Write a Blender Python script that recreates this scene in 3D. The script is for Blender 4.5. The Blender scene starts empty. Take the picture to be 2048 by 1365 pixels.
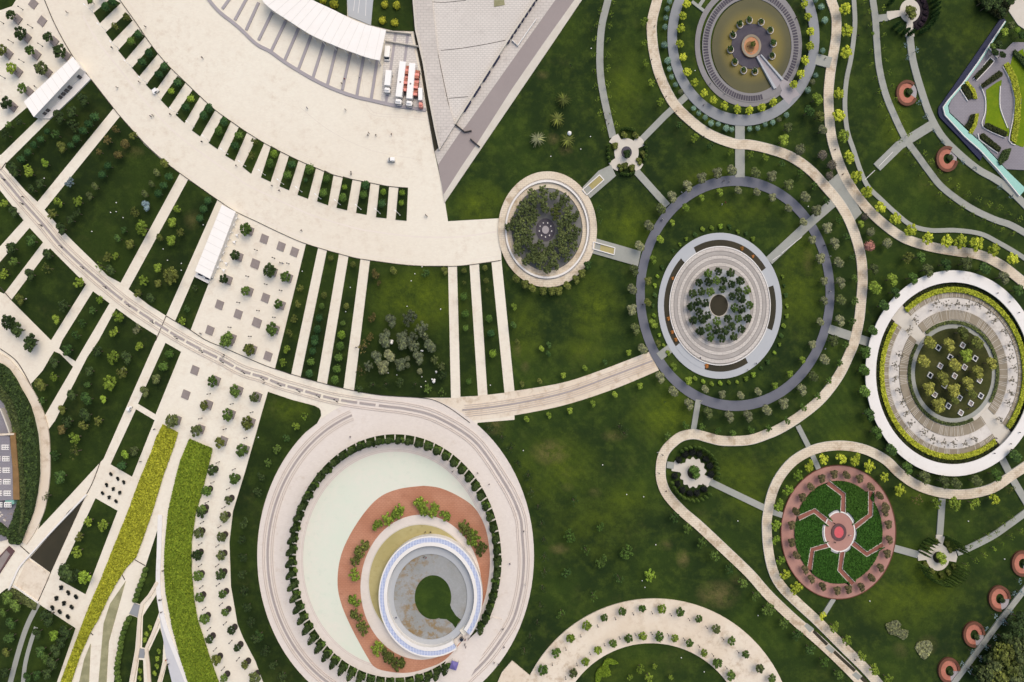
import bpy, bmesh, math, random
from mathutils import Vector, Matrix
from mathutils.geometry import tessellate_polygon
random.seed(7)
R = math.radians
scene = bpy.context.scene
COL = scene.collection

# ---------------------------------------------------------------- camera, sky, sun, exposure
H = 273.0            # height of the drone in metres
S = 0.19995          # metres on the ground for one photograph pixel
cd = bpy.data.cameras.new("camera"); cam = bpy.data.objects.new("camera", cd); COL.objects.link(cam)
cam.location = (0, 0, H); cam.rotation_euler = (0, 0, 0)
cd.lens = 24; cd.sensor_width = 36; cd.clip_start = 1; cd.clip_end = 6000
scene.camera = cam
SUN_EL, SUN_AZ = R(58), R(35)
w = bpy.data.worlds.new("World"); scene.world = w; w.use_nodes = True
nt = w.node_tree; nt.nodes.clear()
sky = nt.nodes.new('ShaderNodeTexSky'); sky.sky_type = 'NISHITA'; sky.sun_disc = False
sky.sun_elevation = SUN_EL; sky.sun_rotation = SUN_AZ; sky.dust_density = 5.0; sky.air_density = 1.2; sky.ozone_density = 0.6
bg = nt.nodes.new('ShaderNodeBackground'); bg.inputs[1].default_value = 0.15
out = nt.nodes.new('ShaderNodeOutputWorld')
nt.links.new(sky.outputs[0], bg.inputs[0]); nt.links.new(bg.outputs[0], out.inputs[0])
ld = bpy.data.lights.new("sun", 'SUN'); ld.energy = 1.1; ld.angle = R(55); ld.color = (1.0, 0.935, 0.82)
sun = bpy.data.objects.new("sun", ld); COL.objects.link(sun)
d = Vector((math.sin(SUN_AZ) * math.cos(SUN_EL), math.cos(SUN_AZ) * math.cos(SUN_EL), math.sin(SUN_EL)))
sun.rotation_euler = d.to_track_quat('Z', 'Y').to_euler(); sun.location = (0, 0, 60)
scene.view_settings.view_transform = 'Standard'; scene.view_settings.look = 'None'
scene.view_settings.gamma = 1.0; scene.view_settings.exposure = 0.04

# ---------------------------------------------------------------- materials
def lin(c):
    return tuple(((v / 255) / 12.92 if v <= 10.3 else ((v / 255 + 0.055) / 1.055) ** 2.4) for v in c)
class NT:
    def __init__(s, m):
        s.t = m.node_tree; s.n = s.t.nodes; s.l = s.t.links
    def node(s, t, **k):
        n = s.n.new(t)
        for a, b in k.items(): setattr(n, a, b)
        return n
    def link(s, a, b): s.l.new(a, b)
    def noise(s, vec, scale, detail=4, rough=0.55):
        n = s.node('ShaderNodeTexNoise'); n.inputs['Scale'].default_value = scale
        n.inputs['Detail'].default_value = detail; n.inputs['Roughness'].default_value = rough
        s.link(vec, n.inputs['Vector']); return n.outputs['Fac']
    def ramp(s, fac, lo, hi, a=0.0, b=1.0):
        n = s.node('ShaderNodeMapRange'); n.interpolation_type = 'SMOOTHSTEP'
        for i, v in enumerate((lo, hi, a, b)): n.inputs[i + 1].default_value = v
        s.link(fac, n.inputs[0]); return n.outputs[0]
    def mix(s, fac, a, b, mode='MIX'):
        n = s.node('ShaderNodeMix', data_type='RGBA', blend_type=mode)
        for i, v in ((0, fac), (6, a), (7, b)):
            if isinstance(v, (int, float)): n.inputs[i].default_value = v
            elif isinstance(v, tuple): n.inputs[i].default_value = (*v[:3], 1)
            else: s.link(v, n.inputs[i])
        return n.outputs[2]
    def math(s, op, a, b=0.0):
        n = s.node('ShaderNodeMath', operation=op)
        for i, v in ((0, a), (1, b)):
            if isinstance(v, (int, float)): n.inputs[i].default_value = v
            else: s.link(v, n.inputs[i])
        return n.outputs[0]
def new_mat(name, rough=0.85, spec=0.3):
    m = bpy.data.materials.new(name); m.use_nodes = True
    t = NT(m); b = t.n['Principled BSDF']; b.inputs['Roughness'].default_value = rough
    b.inputs['Specular IOR Level'].default_value = spec
    return m, t, b
def world_pos(t):
    return t.node('ShaderNodeNewGeometry').outputs['Position']
def k(c, f=1.0):      # photographed colour -> base colour
    return tuple(min(0.86, v * f) for v in lin(c))
def stone(name, c, c2=None, big=0.02, small=0.6, amt=0.5, stain=None, stain_amt=0.5, rough=0.85, f=0.86, tile=None, spec=0.25, stlo=0.52, sthi=0.72):
    m, t, b = new_mat(name, rough, spec); p = world_pos(t)
    c2 = c2 or tuple(v * 0.9 for v in c)
    n1 = t.ramp(t.noise(p, big, 5, 0.6), 0.35, 0.65); n2 = t.ramp(t.noise(p, small, 3, 0.7), 0.3, 0.7)
    col = t.mix(t.math('MULTIPLY', n1, amt), k(c, f), k(c2, f))
    col = t.mix(t.math('MULTIPLY', n2, amt * 0.5), col, k(c2, f))
    if tile:
        br = t.node('ShaderNodeTexBrick'); t.link(p, br.inputs['Vector'])
        br.inputs['Scale'].default_value = tile[0]; br.inputs['Mortar Size'].default_value = tile[1]
        br.inputs['Color1'].default_value = (1, 1, 1, 1); br.inputs['Color2'].default_value = (0.955, 0.95, 0.95, 1)
        br.inputs['Mortar'].default_value = (tile[2], tile[2], tile[2], 1)
        col = t.mix(1.0, col, br.outputs['Color'], 'MULTIPLY')
    if stain:
        sn = t.ramp(t.noise(p, 0.28, 6, 0.75), stlo, sthi); sn2 = t.ramp(t.noise(p, 0.03, 2, 0.5), 0.35, 0.6)
        col = t.mix(t.math('MULTIPLY', t.math('MULTIPLY', sn, sn2), stain_amt), col, k(stain, f))
    t.link(col, b.inputs['Base Color']); return m
def plain(name, c, rough=0.5, f=0.9, spec=0.4, metal=0.0, var=0.12):
    m, t, b = new_mat(name, rough, spec); p = world_pos(t); b.inputs['Metallic'].default_value = metal
    n = t.ramp(t.noise(p, 1.7, 4, 0.7), 0.3, 0.7)
    t.link(t.mix(t.math('MULTIPLY', n, var * 2), k(c, f), tuple(v * 0.75 for v in k(c, f))), b.inputs['Base Color']); return m
def patchmask(t, p, patches):
    acc = None
    for (px, py, rx, ry, st) in patches:
        x, y = (px - 1024) * S, (682.5 - py) * S
        mp = t.node('ShaderNodeMapping'); mp.vector_type = 'TEXTURE'
        mp.inputs['Location'].default_value = (x, y, 0); mp.inputs['Scale'].default_value = (rx * S, ry * S, 400)
        t.link(p, mp.inputs['Vector'])
        g = t.node('ShaderNodeTexGradient'); g.gradient_type = 'SPHERICAL'; t.link(mp.outputs[0], g.inputs[0])
        v = t.math('MULTIPLY', g.outputs['Fac'], st * 1.6)
        acc = v if acc is None else t.math('MAXIMUM', acc, v)
    return t.math('MINIMUM', acc, 1.0)
YPATCH = [(835,600,110,75,.9),(1255,445,70,75,.7),(1190,620,60,90,.75),(1050,660,45,80,.6),(960,410,60,55,.8),(1420,150,40,140,.6),(1600,560,60,130,.7),(1330,830,80,70,.8),(1110,940,110,90,.6),(1190,1050,110,80,.45),(1170,700,60,40,.5),(1820,1180,140,100,.7),(1480,950,80,60,.55),(1790,260,40,120,.6),(1900,370,80,50,.4),(1420,360,100,40,.55),(1455,420,120,40,.6),(1250,1000,70,60,.5),(1500,1000,60,50,.5),(1250,190,60,130,.55),(1830,1000,90,50,.3),(580,820,50,30,.7),(1560,930,70,60,.3),(1150,60,40,60,.3),(1450,700,90,60,.4),(1700,880,60,50,.4),(1230,1330,90,40,.35),(1940,60,70,60,.3)]
BPATCH = [(1100,905,45,30,.8),(1228,872,30,14,.6),(1118,1098,24,14,.7),(1435,1190,50,34,.8),(1366,1118,16,22,.8),(1332,1090,16,14,.5),(1616,522,14,34,.45),(266,305,26,14,.6),(1106,278,16,14,.6),(1132,300,18,16,.6),(1085,150,16,12,.5),(1050,733,12,14,.5),(1475,1160,20,14,.5),(1190,985,16,12,.5),(1135,975,16,10,.4),(990,850,24,24,.7),(385,440,20,24,.4),(1035,700,10,18,.5),(1800,1300,20,20,.4),(1855,1290,24,24,.5),(390,755,14,14,.3)]
def grass(name, dark, mid, light, patches=True, stripes=0.2):
    m, t, b = new_mat(name, 0.95, 0.08); p = world_pos(t)
    n1 = t.ramp(t.noise(p, 0.022, 5, 0.62), 0.38, 0.68); n2 = t.ramp(t.noise(p, 0.16, 5, 0.7), 0.42, 0.75); n3 = t.ramp(t.noise(p, 1.6, 3, 0.8), 0.25, 0.75)
    col = t.mix(n1, k(dark), k(mid)); 
    col = t.mix(t.math('MULTIPLY', n2, 0.5), col, k(light))
    if patches:
        wob = t.math('MULTIPLY', t.ramp(t.noise(p, 0.06, 8, 0.75), 0.3, 0.62), t.ramp(t.noise(p, 0.35, 5, 0.75), 0.2, 0.6, 0.35, 1.0))
        yp = t.math('MULTIPLY', patchmask(t, p, YPATCH), wob)
        col = t.mix(yp, col, k((92, 107, 28)))
        dm = t.math('MULTIPLY', t.ramp(t.noise(p, 0.05, 8, 0.8), 0.52, 0.68), t.ramp(t.noise(p, 0.5, 4, 0.8), 0.3, 0.7)); col = t.mix(t.math('MULTIPLY', dm, 0.3), col, k((98, 98, 54)))
        bp = t.math('MULTIPLY', patchmask(t, p, BPATCH), t.ramp(t.noise(p, 0.22, 8, 0.85), 0.35, 0.6))
        col = t.mix(t.math('MULTIPLY', bp, 0.7), col, k((118, 108, 68)))
    wv = t.node('ShaderNodeTexWave'); wv.wave_type = 'BANDS'; wv.bands_direction = 'DIAGONAL'
    wv.inputs['Scale'].default_value = 0.16; wv.inputs['Distortion'].default_value = 14; wv.inputs['Detail'].default_value = 1; wv.inputs['Detail Scale'].default_value = 0.12
    t.link(p, wv.inputs['Vector'])
    st = t.math('MULTIPLY', t.math('MULTIPLY', wv.outputs['Fac'], t.ramp(t.noise(p, 0.012, 2), 0.4, 0.6)), stripes)
    col = t.mix(st, col, k(dark)); 
    col = t.mix(t.math('MULTIPLY', n3, 0.38), col, tuple(v * 0.5 for v in k(dark)))
    t.link(col, b.inputs['Base Color']); return m
def foliage(name, c, c2=None, f=1.3, rnd=0.25, patch=0.0):
    m, t, b = new_mat(name, 0.8, 0.12)
    c2 = c2 or (min(255, c[0] * 1.36 + 8), min(255, c[1] * 1.34 + 8), c[2] * 1.15)
    g = t.node('ShaderNodeNewGeometry').outputs['Random Per Island']; oi = t.node('ShaderNodeObjectInfo').outputs['Random']
    dk = tuple(v * 0.45 for v in k(c, f))
    col = t.mix(t.ramp(g, 0.0, 0.55), dk, k(c, f)); col = t.mix(t.math('MULTIPLY', t.ramp(g, 0.7, 1.0), 0.7), col, k(c2, f))
    if patch:
        p = world_pos(t); col = t.mix(t.math('MULTIPLY', t.ramp(t.noise(p, 0.09, 5, 0.7), 0.45, 0.7), patch), col, tuple(v * 0.55 for v in k(c, f)))
        col = t.mix(t.math('MULTIPLY', t.ramp(t.noise(p, 0.8, 3, 0.7), 0.55, 0.75), patch), col, tuple(v * 0.3 for v in k(c, f)))
    hs = t.node('ShaderNodeHueSaturation'); t.link(col, hs.inputs['Color']); hs.inputs['Saturation'].default_value = 0.92
    t.link(t.ramp(oi, 0, 1, 1 - rnd, 1 + rnd), hs.inputs['Value']); t.link(t.ramp(oi, 0, 1, 0.507, 0.493), hs.inputs['Hue'])
    t.link(hs.outputs[0], b.inputs['Base Color']); return m
M = {}
CREAM = (229, 219, 207)
M['plaza'] = stone('pale_paving', (234,228,212), (226,216,198), 0.012, 0.5, 0.6, stain=(204,188,168), stain_amt=0.7, tile=(0.5, 0.012, 0.95), f=0.92, stlo=0.45, sthi=0.75)
M['cream'] = stone('cream_gravel', (233,222,204), (222,206,184), 0.05, 1.1, 0.8, stain=(184,162,134), stain_amt=0.75, stlo=0.47, sthi=0.68)
M['cpath'] = stone('cream_concrete_slabs', (232,221,200), (220,204,180), 0.06, 0.8, 0.8, stain=(172,150,122), stain_amt=0.75, tile=(0.3, 0.03, 0.82), stlo=0.46, sthi=0.64)
M['gpath'] = stone('grey_paving', (170,172,164), (156,158,150), 0.05, 0.8, 0.7, stain=(138,134,124), stain_amt=0.5, tile=(0.7, 0.03, 0.9))
M['bpath'] = stone('blue_grey_track', (116,118,128), (105,107,117), 0.06, 0.9, 0.5, stain=(92,92,100), stain_amt=0.4)
M['bpath2'] = stone('light_blue_grey_paving', (150,153,156), (138,141,146), 0.06, 0.9, 0.5, stain=(125,124,122), stain_amt=0.4)
M['white'] = stone('white_render', (243,240,235), (232,227,221), 0.05, 0.9, 0.5, stain=(205,196,184), stain_amt=0.5, f=0.82)
M['roofwhite'] = stone('white_roof_membrane', (243,240,235), (236,231,224), 0.04, 0.5, 0.4, stain=(222,214,204), stain_amt=0.3, f=0.93)
M['kerb'] = stone('pale_kerb_stone', (214,208,196), (202,194,180), 0.2, 1.0, 0.5)
M['gravel'] = stone('olive_gravel', (168,164,128), (140,138,104), 0.3, 2.0, 0.9)
M['stonegrey'] = stone('grey_granite_tiles', (216,209,201), (202,195,187), 0.05, 0.9, 0.8, stain=(160,152,146), stain_amt=0.6, tile=(0.22, 0.03, 0.82))
M['stonefield'] = stone('grey_stone_steps', (226,220,212), (214,208,200), 0.05, 0.9, 0.6, stain=(178,170,164), stain_amt=0.4, tile=(0.3, 0.05, 0.8))
M['taupe'] = stone('taupe_road', (160,150,147), (150,140,138), 0.03, 0.9, 0.5, stain=(140,132,130), stain_amt=0.4)
M['stripe'] = stone('grey_stripe_paving', (172,166,168), (160,154,158), 0.1, 0.9, 0.5)
M['lilac'] = stone('lilac_grey_paving', (150,146,152), (136,132,140), 0.06, 0.8, 0.6, tile=(0.4, 0.04, 0.85))
M['line'] = plain('dark_joint', (70,64,60), 0.9)
M['pit'] = stone('grey_tree_pit', (152,142,138), (138,128,124), 0.5, 2.0, 0.6)
M['pitdark'] = stone('dark_tree_pit', (70,62,58), (56,50,46), 0.5, 2.0, 0.6)
M['soil'] = stone('dark_soil', (66,60,46), (52,50,38), 0.08, 1.5, 0.8)
M['soilpurple'] = stone('dark_purple_planting', (46,36,44), (34,30,32), 0.3, 2.0, 0.8)
M['brick'] = stone('red_brick_paving', (202,148,120), (186,130,102), 0.09, 0.9, 1.0, stain=(160,108,84), stain_amt=0.9, tile=(0.35, 0.05, 0.86))
M['pinkbrick'] = stone('pink_brick_paving', (190,146,134), (176,130,118), 0.08, 0.9, 0.7, stain=(150,104,92), stain_amt=0.4, tile=(1.2, 0.05, 0.86))
M['rust'] = plain('rusty_corten', (104,64,46), 0.8)
M['salmon'] = stone('salmon_bench_paving', (192,126,106), (164,102,84), 0.3, 1.2, 0.6)
M['slat'] = stone('brown_timber_decking', (158,148,130), (140,129,110), 0.2, 1.4, 0.8)
M['mint'] = stone('pale_mint_bowl', (230,226,212), (216,226,208), 0.02, 0.4, 0.8, stain=(196,206,190), stain_amt=0.4)
M['olivepool'] = stone('dry_olive_pool_floor', (186,174,124), (170,158,104), 0.05, 0.6, 0.8, stain=(120,112,66), stain_amt=0.6)
M['silver'] = stone('pale_grey_terrace', (184,187,190), (174,178,182), 0.05, 0.6, 0.5)
M['mossfloor'] = stone('stained_grey_floor', (170,172,172), (152,154,150), 0.06, 0.9, 0.9, stain=(140,116,74), stain_amt=0.9, tile=(0.9, 0.05, 0.8), stlo=0.45, sthi=0.6)
M['lawn'] = grass('lawn_grass', (34,49,24), (54,72,27), (88,104,38))
M['lawnd'] = grass('dark_bed_grass', (32,45,21), (49,65,24), (72,88,34), True, 0.1)
M['lawnb'] = grass('bright_lawn_grass', (96,120,26), (118,142,22), (140,150,34), False, 0.1)
M['water'] = None
M['darkisland'] = stone('dark_slate_island', (88,84,92), (72,68,78), 0.3, 1.4, 0.7)
M['peach'] = stone('peach_stone', (200,150,112), (178,120,84), 0.3, 1.6, 0.8)
M['navy'] = plain('navy_glass', (30,36,68), 0.5, spec=0.15)
M['teal'] = plain('teal_glass', (146,198,186), 0.4, spec=0.3)
M['blueglass'] = None
M['dustfloor'] = stone('dark_dust_floor', (126,126,124), (108,108,106), 0.2, 1.2, 0.7)
M['lightwalk'] = stone('light_grey_walk', (206,206,208), (196,196,200), 0.1, 0.8, 0.5)
M['seam'] = stone('roof_seam', (226,222,216), (220,216,209), 0.5, 1.0, 0.5, f=0.88)
M['groove2'] = stone('pale_paving_seam', (222,212,199), (230,220,208), 0.1, 0.9, 0.9, f=0.92)
M['innergrass'] = grass('dry_garden_grass', (50,54,30), (72,76,40), (96,92,56), False, .05)
M['gravelring'] = stone('pale_gravel', (226,220,212), (208,202,194), 0.2, 1.6, 0.9, stain=(170,162,152), stain_amt=0.6)
M['ring_paving'] = stone('ring_promenade_paving', (234,225,216), (224,214,203), 0.02, 0.5, 0.6, stain=(206,190,172), stain_amt=0.6, tile=(0.5, 0.012, 0.95), f=0.84)
M['purple'] = plain('purple_tarpaulin', (112,104,164), 0.7)
M['metal'] = plain('grey_metal', (120,118,116), 0.4, metal=0.3)
M['darkmetal'] = plain('dark_metal', (52,48,46), 0.5)
M['paintw'] = plain('white_paint', (244,242,238), 0.35, var=0.04)
M['red'] = plain('red_paint', (232,150,136), 0.5)
M['glassd'] = plain('dark_window_glass', (28,34,44), 0.1, spec=0.6)
M['tyre'] = plain('black_rubber', (30,30,30), 0.8)
M['bark'] = plain('bark', (108,96,80), 0.95)
M['roofbrown'] = stone('brown_roof', (150,118,76), (126,98,64), 0.3, 1.4, 0.8)
M['maroon'] = plain('maroon_frame', (96,70,70), 0.8)
M['pink'] = plain('pink_dish', (212,92,98), 0.3, var=0.3)
def water_mat():
    m, t, b = new_mat('murky_green_water', 0.35, 0.12); p = world_pos(t)
    n = t.ramp(t.noise(p, 0.05, 4), 0.3, 0.7)
    ring = patchmask(t, p, [(1505, 93, 95, 106, 0.95)])
    c = t.mix(n, k((80,78,48)), k((66,66,40))); c = t.mix(t.math('MULTIPLY', t.ramp(ring, 0.35, 0.75), 0.8), c, k((114,102,38)))
    t.link(c, b.inputs['Base Color']); return m
M['water'] = water_mat()
def bglass():
    m, t, b = new_mat('blue_glass_panels', 0.5, 0.2); p = world_pos(t)
    br = t.node('ShaderNodeTexBrick'); t.link(p, br.inputs['Vector']); br.offset = 0
    br.inputs['Scale'].default_value = 0.45; br.inputs['Mortar Size'].default_value = 0.05
    br.inputs['Color1'].default_value = (*k((150,162,196)), 1); br.inputs['Color2'].default_value = (*k((136,150,188)), 1); br.inputs['Mortar'].default_value = (*k((196,202,216)), 1)
    t.link(br.outputs['Color'], b.inputs['Base Color']); return m
M['blueglass'] = bglass()
FOL = {'oy': ((114,116,44), 'olive yellow'),   # colour code: (photo colour, words)
 'rd': ((46,76,38), 'dark green round'), 'rg': ((68,94,32), 'mid green round'), 'br': ((104,130,26), 'bright green'),
 'yg': ((98,118,28), 'yellowish green'), 'Y': ((166,178,24), 'bright yellow'), 'ol': ((78,86,34), 'olive green'),
 'gr': ((52,76,32), 'plain green'), 'og': ((102,106,76), 'grey olive'), 'dp': ((46,62,30), 'very dark'),
 'si': ((74,82,60), 'silvery grey'), 'bs': ((104,124,132), 'blue grey'), 'bn': ((84,78,40), 'brownish'),
 'gp': ((84,80,70), 'grey purple'), 'pk': ((156,104,92), 'pinkish'), 'bg': ((104,132,116), 'pale blue green'),
 'pl': ((70,92,34), 'dark green'), 'bt': ((82,76,50), 'brown green'), 'bl': ((26,30,28), 'near black'),
 'hy': ((150,152,18), 'yellow green'), 'hg': ((74,84,46), 'dull green'), 'ba': ((150,142,132), 'thin grey')}
for c, (rgb, _) in FOL.items(): M['f_' + c] = foliage('leaves_' + _.replace(' ', '_'), rgb, f=1.32 if c not in ('Y', 'hy') else 1.15)

# ---------------------------------------------------------------- geometry helpers (all traced in photograph pixels)
def P(px, py, z=0.0):
    q = 1 - z / H
    return ((px - 1024) * S * q, (682.5 - py) * S * q, z)
def K(i, j, pts):      # points read off the enlarged crop (i, j)
    oy = (0, 341.2, 682.3, 1023)[j]
    return [(512 * i + p[0] / 4, oy + p[1] / 4, *p[2:]) for p in pts]
def link(o, parent=None):
    COL.objects.link(o)
    if parent is not None: o.parent = parent
    return o
def tag(o, label=None, cat=None, group=None, kind=None):
    if label:
        if len(label.split()) > 16: print('LONG', label)
        o['label'] = label
    if cat: o['category'] = cat
    if group: o['group'] = group
    if kind: o['kind'] = kind
    return o
def empty(name, loc, label, cat, group=None, rz=0):
    o = bpy.data.objects.new(name, None); link(o); o.empty_display_size = 0.5
    o.location = loc; o.rotation_euler = (0, 0, rz); return tag(o, label, cat, group)
def mesh(name, v, f, mat, parent=None, smooth=False, mats=None, mi=None):
    if parent is not None:
        L = parent.location
        pp = parent.parent
        if pp is not None: L = L + pp.location
        v = [(a - L.x, b - L.y, c - L.z) for a, b, c in v]
    me = bpy.data.meshes.new(name); me.from_pydata(v, [], f)
    for m in (mats or [mat]): me.materials.append(M[m] if isinstance(m, str) else m)
    if mi: me.polygons.foreach_set('material_index', mi)
    if smooth: me.polygons.foreach_set('use_smooth', [True] * len(f))
    me.update()
    o = bpy.data.objects.new(name, me); return link(o, parent)
ZC = [0.02]
def nz(step=0.004):
    ZC[0] += step; return ZC[0]
def prism(pts, z, zb=None, zs=None):
    """walls and top of a traced outline; zb = foot of the walls"""
    area = sum(pts[i][0] * pts[(i + 1) % len(pts)][1] - pts[(i + 1) % len(pts)][0] * pts[i][1] for i in range(len(pts)))
    if area > 0: pts = pts[::-1]          # image y points down -> counter clockwise in the world
    n = len(pts); top = [P(x, y, z) for x, y in pts]; bot = [(a, b, zb) for a, b, c in top]
    tri = tessellate_polygon([[Vector(t) for t in top]])
    f = []
    for a, b, c in tri:
        va, vb, vc = (Vector(top[i]) for i in (a, b, c))
        f.append((a, b, c) if (vb - va).cross(vc - va).z > 0 else (a, c, b))
    f += [(i, i + n, (i + 1) % n + n, (i + 1) % n) for i in range(n)]
    return top + bot, f
def slab(name, pts, mat, z=None, zb=0.0, parent=None, kind='structure'):
    z = nz() if z is None else z
    v, f = prism([p[:2] for p in pts], z, zb)
    o = mesh(name, v, f, mat, parent)
    if parent is None and kind: o['kind'] = kind
    return o
def ell(cx, cy, rx, ry, a0=0, a1=360, n=None):
    n = n or max(10, int(abs(a1 - a0) / 360 * (96 if rx > 40 else 40)))
    full = abs(a1 - a0) >= 360
    m = n if full else n + 1
    return [(cx + rx * math.sin(R(a0 + (a1 - a0) * i / n)), cy - ry * math.cos(R(a0 + (a1 - a0) * i / n))) for i in range(m)]   # clockwise from the top
def strip(A, B, z, zb, closed=False):
    n = len(A); v = [P(x, y, z) for x, y in A] + [P(x, y, z) for x, y in B]
    v += [(a, b, zb) for a, b, c in v]
    f = []
    for i in range(n if closed else n - 1):
        j = (i + 1) % n
        f += [(i, j, n + j, n + i), (j, i, 2 * n + i, 2 * n + j), (n + i, n + j, 3 * n + j, 3 * n + i)]
    if not closed: f += [(0, n, 3 * n, 2 * n), (n - 1, 3 * n - 1, 4 * n - 1, 2 * n - 1)]
    # orient top faces up
    a, b, c = (Vector(v[i]) for i in f[0][:3])
    if (b - a).cross(c - a).z < 0: f = [q[::-1] for q in f]
    return v, f
def ring(name, c, r1, r0, mat, z=None, zb=0.0, a0=0, a1=360, parent=None, kind='structure', c0=None):
    """c centre, r1=(rx,ry) outer, r0=(rx,ry) inner"""
    z = nz() if z is None else z
    A = ell(*c, *r1, a0, a1); B = ell(*(c0 or c), *r0, a0, a1, n=(len(A) if abs(a1 - a0) >= 360 else len(A) - 1))
    v, f = strip(A, B, z, zb, abs(a1 - a0) >= 360)
    o = mesh(name, v, f, mat, parent)
    if parent is None and kind: o['kind'] = kind
    return o
def disc(name, c, r, mat, z=None, zb=0.0, parent=None, kind='structure'):
    return slab(name, ell(*c, *r), mat, z, zb, parent, kind)
def cr(pts, step=6.0):
    """Catmull-Rom through the points, resampled"""
    pts = [p[:2] for p in pts]; q = [pts[0]] + list(pts) + [pts[-1]]; out = []
    for i in range(1, len(q) - 2):
        p0, p1, p2, p3 = q[i - 1:i + 3]; n = max(1, int(math.dist(p1, p2) / step))
        for k_ in range(n):
            t = k_ / n; t2 = t * t; t3 = t2 * t
            out.append(tuple(0.5 * (2 * p1[a] + (p2[a] - p0[a]) * t + (2 * p0[a] - 5 * p1[a] + 4 * p2[a] - p3[a]) * t2 + (3 * p1[a] - p0[a] - 3 * p2[a] + p3[a]) * t3) for a in (0, 1)))
    out.append(pts[-1]); return out
def off(pts, d):
    o = []
    for i, p in enumerate(pts):
        a = pts[max(0, i - 1)]; b = pts[min(len(pts) - 1, i + 1)]
        dx, dy = b[0] - a[0], b[1] - a[1]; l = math.hypot(dx, dy) or 1
        o.append((p[0] - dy / l * d, p[1] + dx / l * d))
    return o
def band(name, pts, w_, mat, z=None, zb=0.0, smooth=True, parent=None, kind='structure', shift=0.0):
    z = nz() if z is None else z
    c = cr(pts) if smooth else [p[:2] for p in pts]
    v, f = strip(off(c, shift - w_ / 2), off(c, shift + w_ / 2), z, zb)
    o = mesh(name, v, f, mat, parent)
    if parent is None and kind: o['kind'] = kind
    return o
def bands(name, lines, w_, mat, z=None, zb=0.0, smooth=True, parent=None, kind='structure'):
    """several thin marks of one surface pattern in a single mesh"""
    z = nz() if z is None else z; V, F = [], []
    for pts in lines:
        c = cr(pts) if smooth else [p[:2] for p in pts]
        v, f = strip(off(c, -w_ / 2), off(c, w_ / 2), z, zb); n = len(V); V += v; F += [tuple(i + n for i in q) for q in f]
    o = mesh(name, V, F, mat, parent)
    if parent is None and kind: o['kind'] = kind
    return o
def subline(pts, s0, s1):
    out = []; acc = 0
    for a, b in zip(pts, pts[1:]):
        l = math.dist(a, b)
        if acc + l >= s0 and acc <= s1:
            t0 = max(0, (s0 - acc) / l); t1 = min(1, (s1 - acc) / l)
            if not out: out.append((a[0] + (b[0] - a[0]) * t0, a[1] + (b[1] - a[1]) * t0))
            out.append((a[0] + (b[0] - a[0]) * t1, a[1] + (b[1] - a[1]) * t1))
        acc += l
    return out
def plen(pts): return sum(math.dist(a, b) for a, b in zip(pts, pts[1:]))
def boxes(bl):
    """boxes (x0,x1,y0,y1,z0,z1) as one vertex/face list, local metres"""
    V, F = [], []
    for x0, x1, y0, y1, z0, z1 in bl:
        n = len(V); V += [(x0,y0,z0),(x1,y0,z0),(x1,y1,z0),(x0,y1,z0),(x0,y0,z1),(x1,y0,z1),(x1,y1,z1),(x0,y1,z1)]
        F += [tuple(n + i for i in q) for q in ((0,3,2,1),(4,5,6,7),(0,1,5,4),(1,2,6,5),(2,3,7,6),(3,0,4,7))]
    return V, F
def tube(a, b, r0, r1, n=6):
    a, b = Vector(a), Vector(b); d_ = (b - a).normalized(); u = d_.orthogonal().normalized(); w_ = d_.cross(u)
    V = [tuple(a + (u * math.cos(t) + w_ * math.sin(t)) * r0) for t in (2 * math.pi * i / n for i in range(n))]
    V += [tuple(b + (u * math.cos(t) + w_ * math.sin(t)) * r1) for t in (2 * math.pi * i / n for i in range(n))]
    F = [(i, (i + 1) % n, n + (i + 1) % n, n + i) for i in range(n)] + [tuple(range(n, 2 * n)), tuple(range(n))[::-1]]
    return V, F
def merge(*parts):
    V, F = [], []
    for v, f in parts:
        n = len(V); V += list(v); F += [tuple(i + n for i in q) for q in f]
    return V, F
def local(name, vf, mat, parent=None, smooth=False):
    me = bpy.data.meshes.new(name); me.from_pydata(vf[0], [], vf[1]); me.materials.append(M[mat])
    if smooth: me.polygons.foreach_set('use_smooth', [True] * len(me.polygons))
    return link(bpy.data.objects.new(name, me), parent)
def bevel_mesh(o, w_=0.06, seg=2):
    bm = bmesh.new(); bm.from_mesh(o.data); bmesh.ops.bevel(bm, geom=bm.edges[:], offset=w_, segments=seg, affect='EDGES', clamp_overlap=True)
    bm.to_mesh(o.data); bm.free()
def copy_tree(o, parent=None):
    kids = list(o.children); c = o.copy(); COL.objects.link(c)
    if parent is not None: c.parent = parent
    for ch in kids: copy_tree(ch, c)
    return c
def nth(i):
    return f"{i}{'th' if 10 <= i % 100 <= 20 else {1: 'st', 2: 'nd', 3: 'rd'}.get(i % 10, 'th')}"
# ---------------------------------------------------------------- the ground: lawn sheet, plaza, promenades, beds
g = mesh('ground', [(-2500,-2500,0),(2500,-2500,0),(2500,2500,0),(-2500,2500,0)], [(0,1,2,3)], 'lawn'); g['kind'] = 'structure'
PL = [(-60,-60),(818,-60),(832,60),(845,125),(856,205),(869,305),(888,392),(896,443),(1000,437),(1003,521),(1029,783),(1029,840),(955,846),(940,1000),(980,1200),(900,1420),(-60,1420)]
slab('plaza', PL, 'plaza', 0.02)
UP = [(840,796),(900,797),(960,791),(1024,783),(1124,766),(1199,742),(1298,704)]
LO = [(940,842),(984,838),(1024,832),(1124,812),(1224,780),(1318,741)]
u, l_ = cr(UP), cr(LO)
slab('road', u + l_[::-1], 'cream', 0.03)
FC = (791, 1112); FR = (277, 325)
disc('promenade', FC, FR, 'ring_paving', 0.035)
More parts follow.
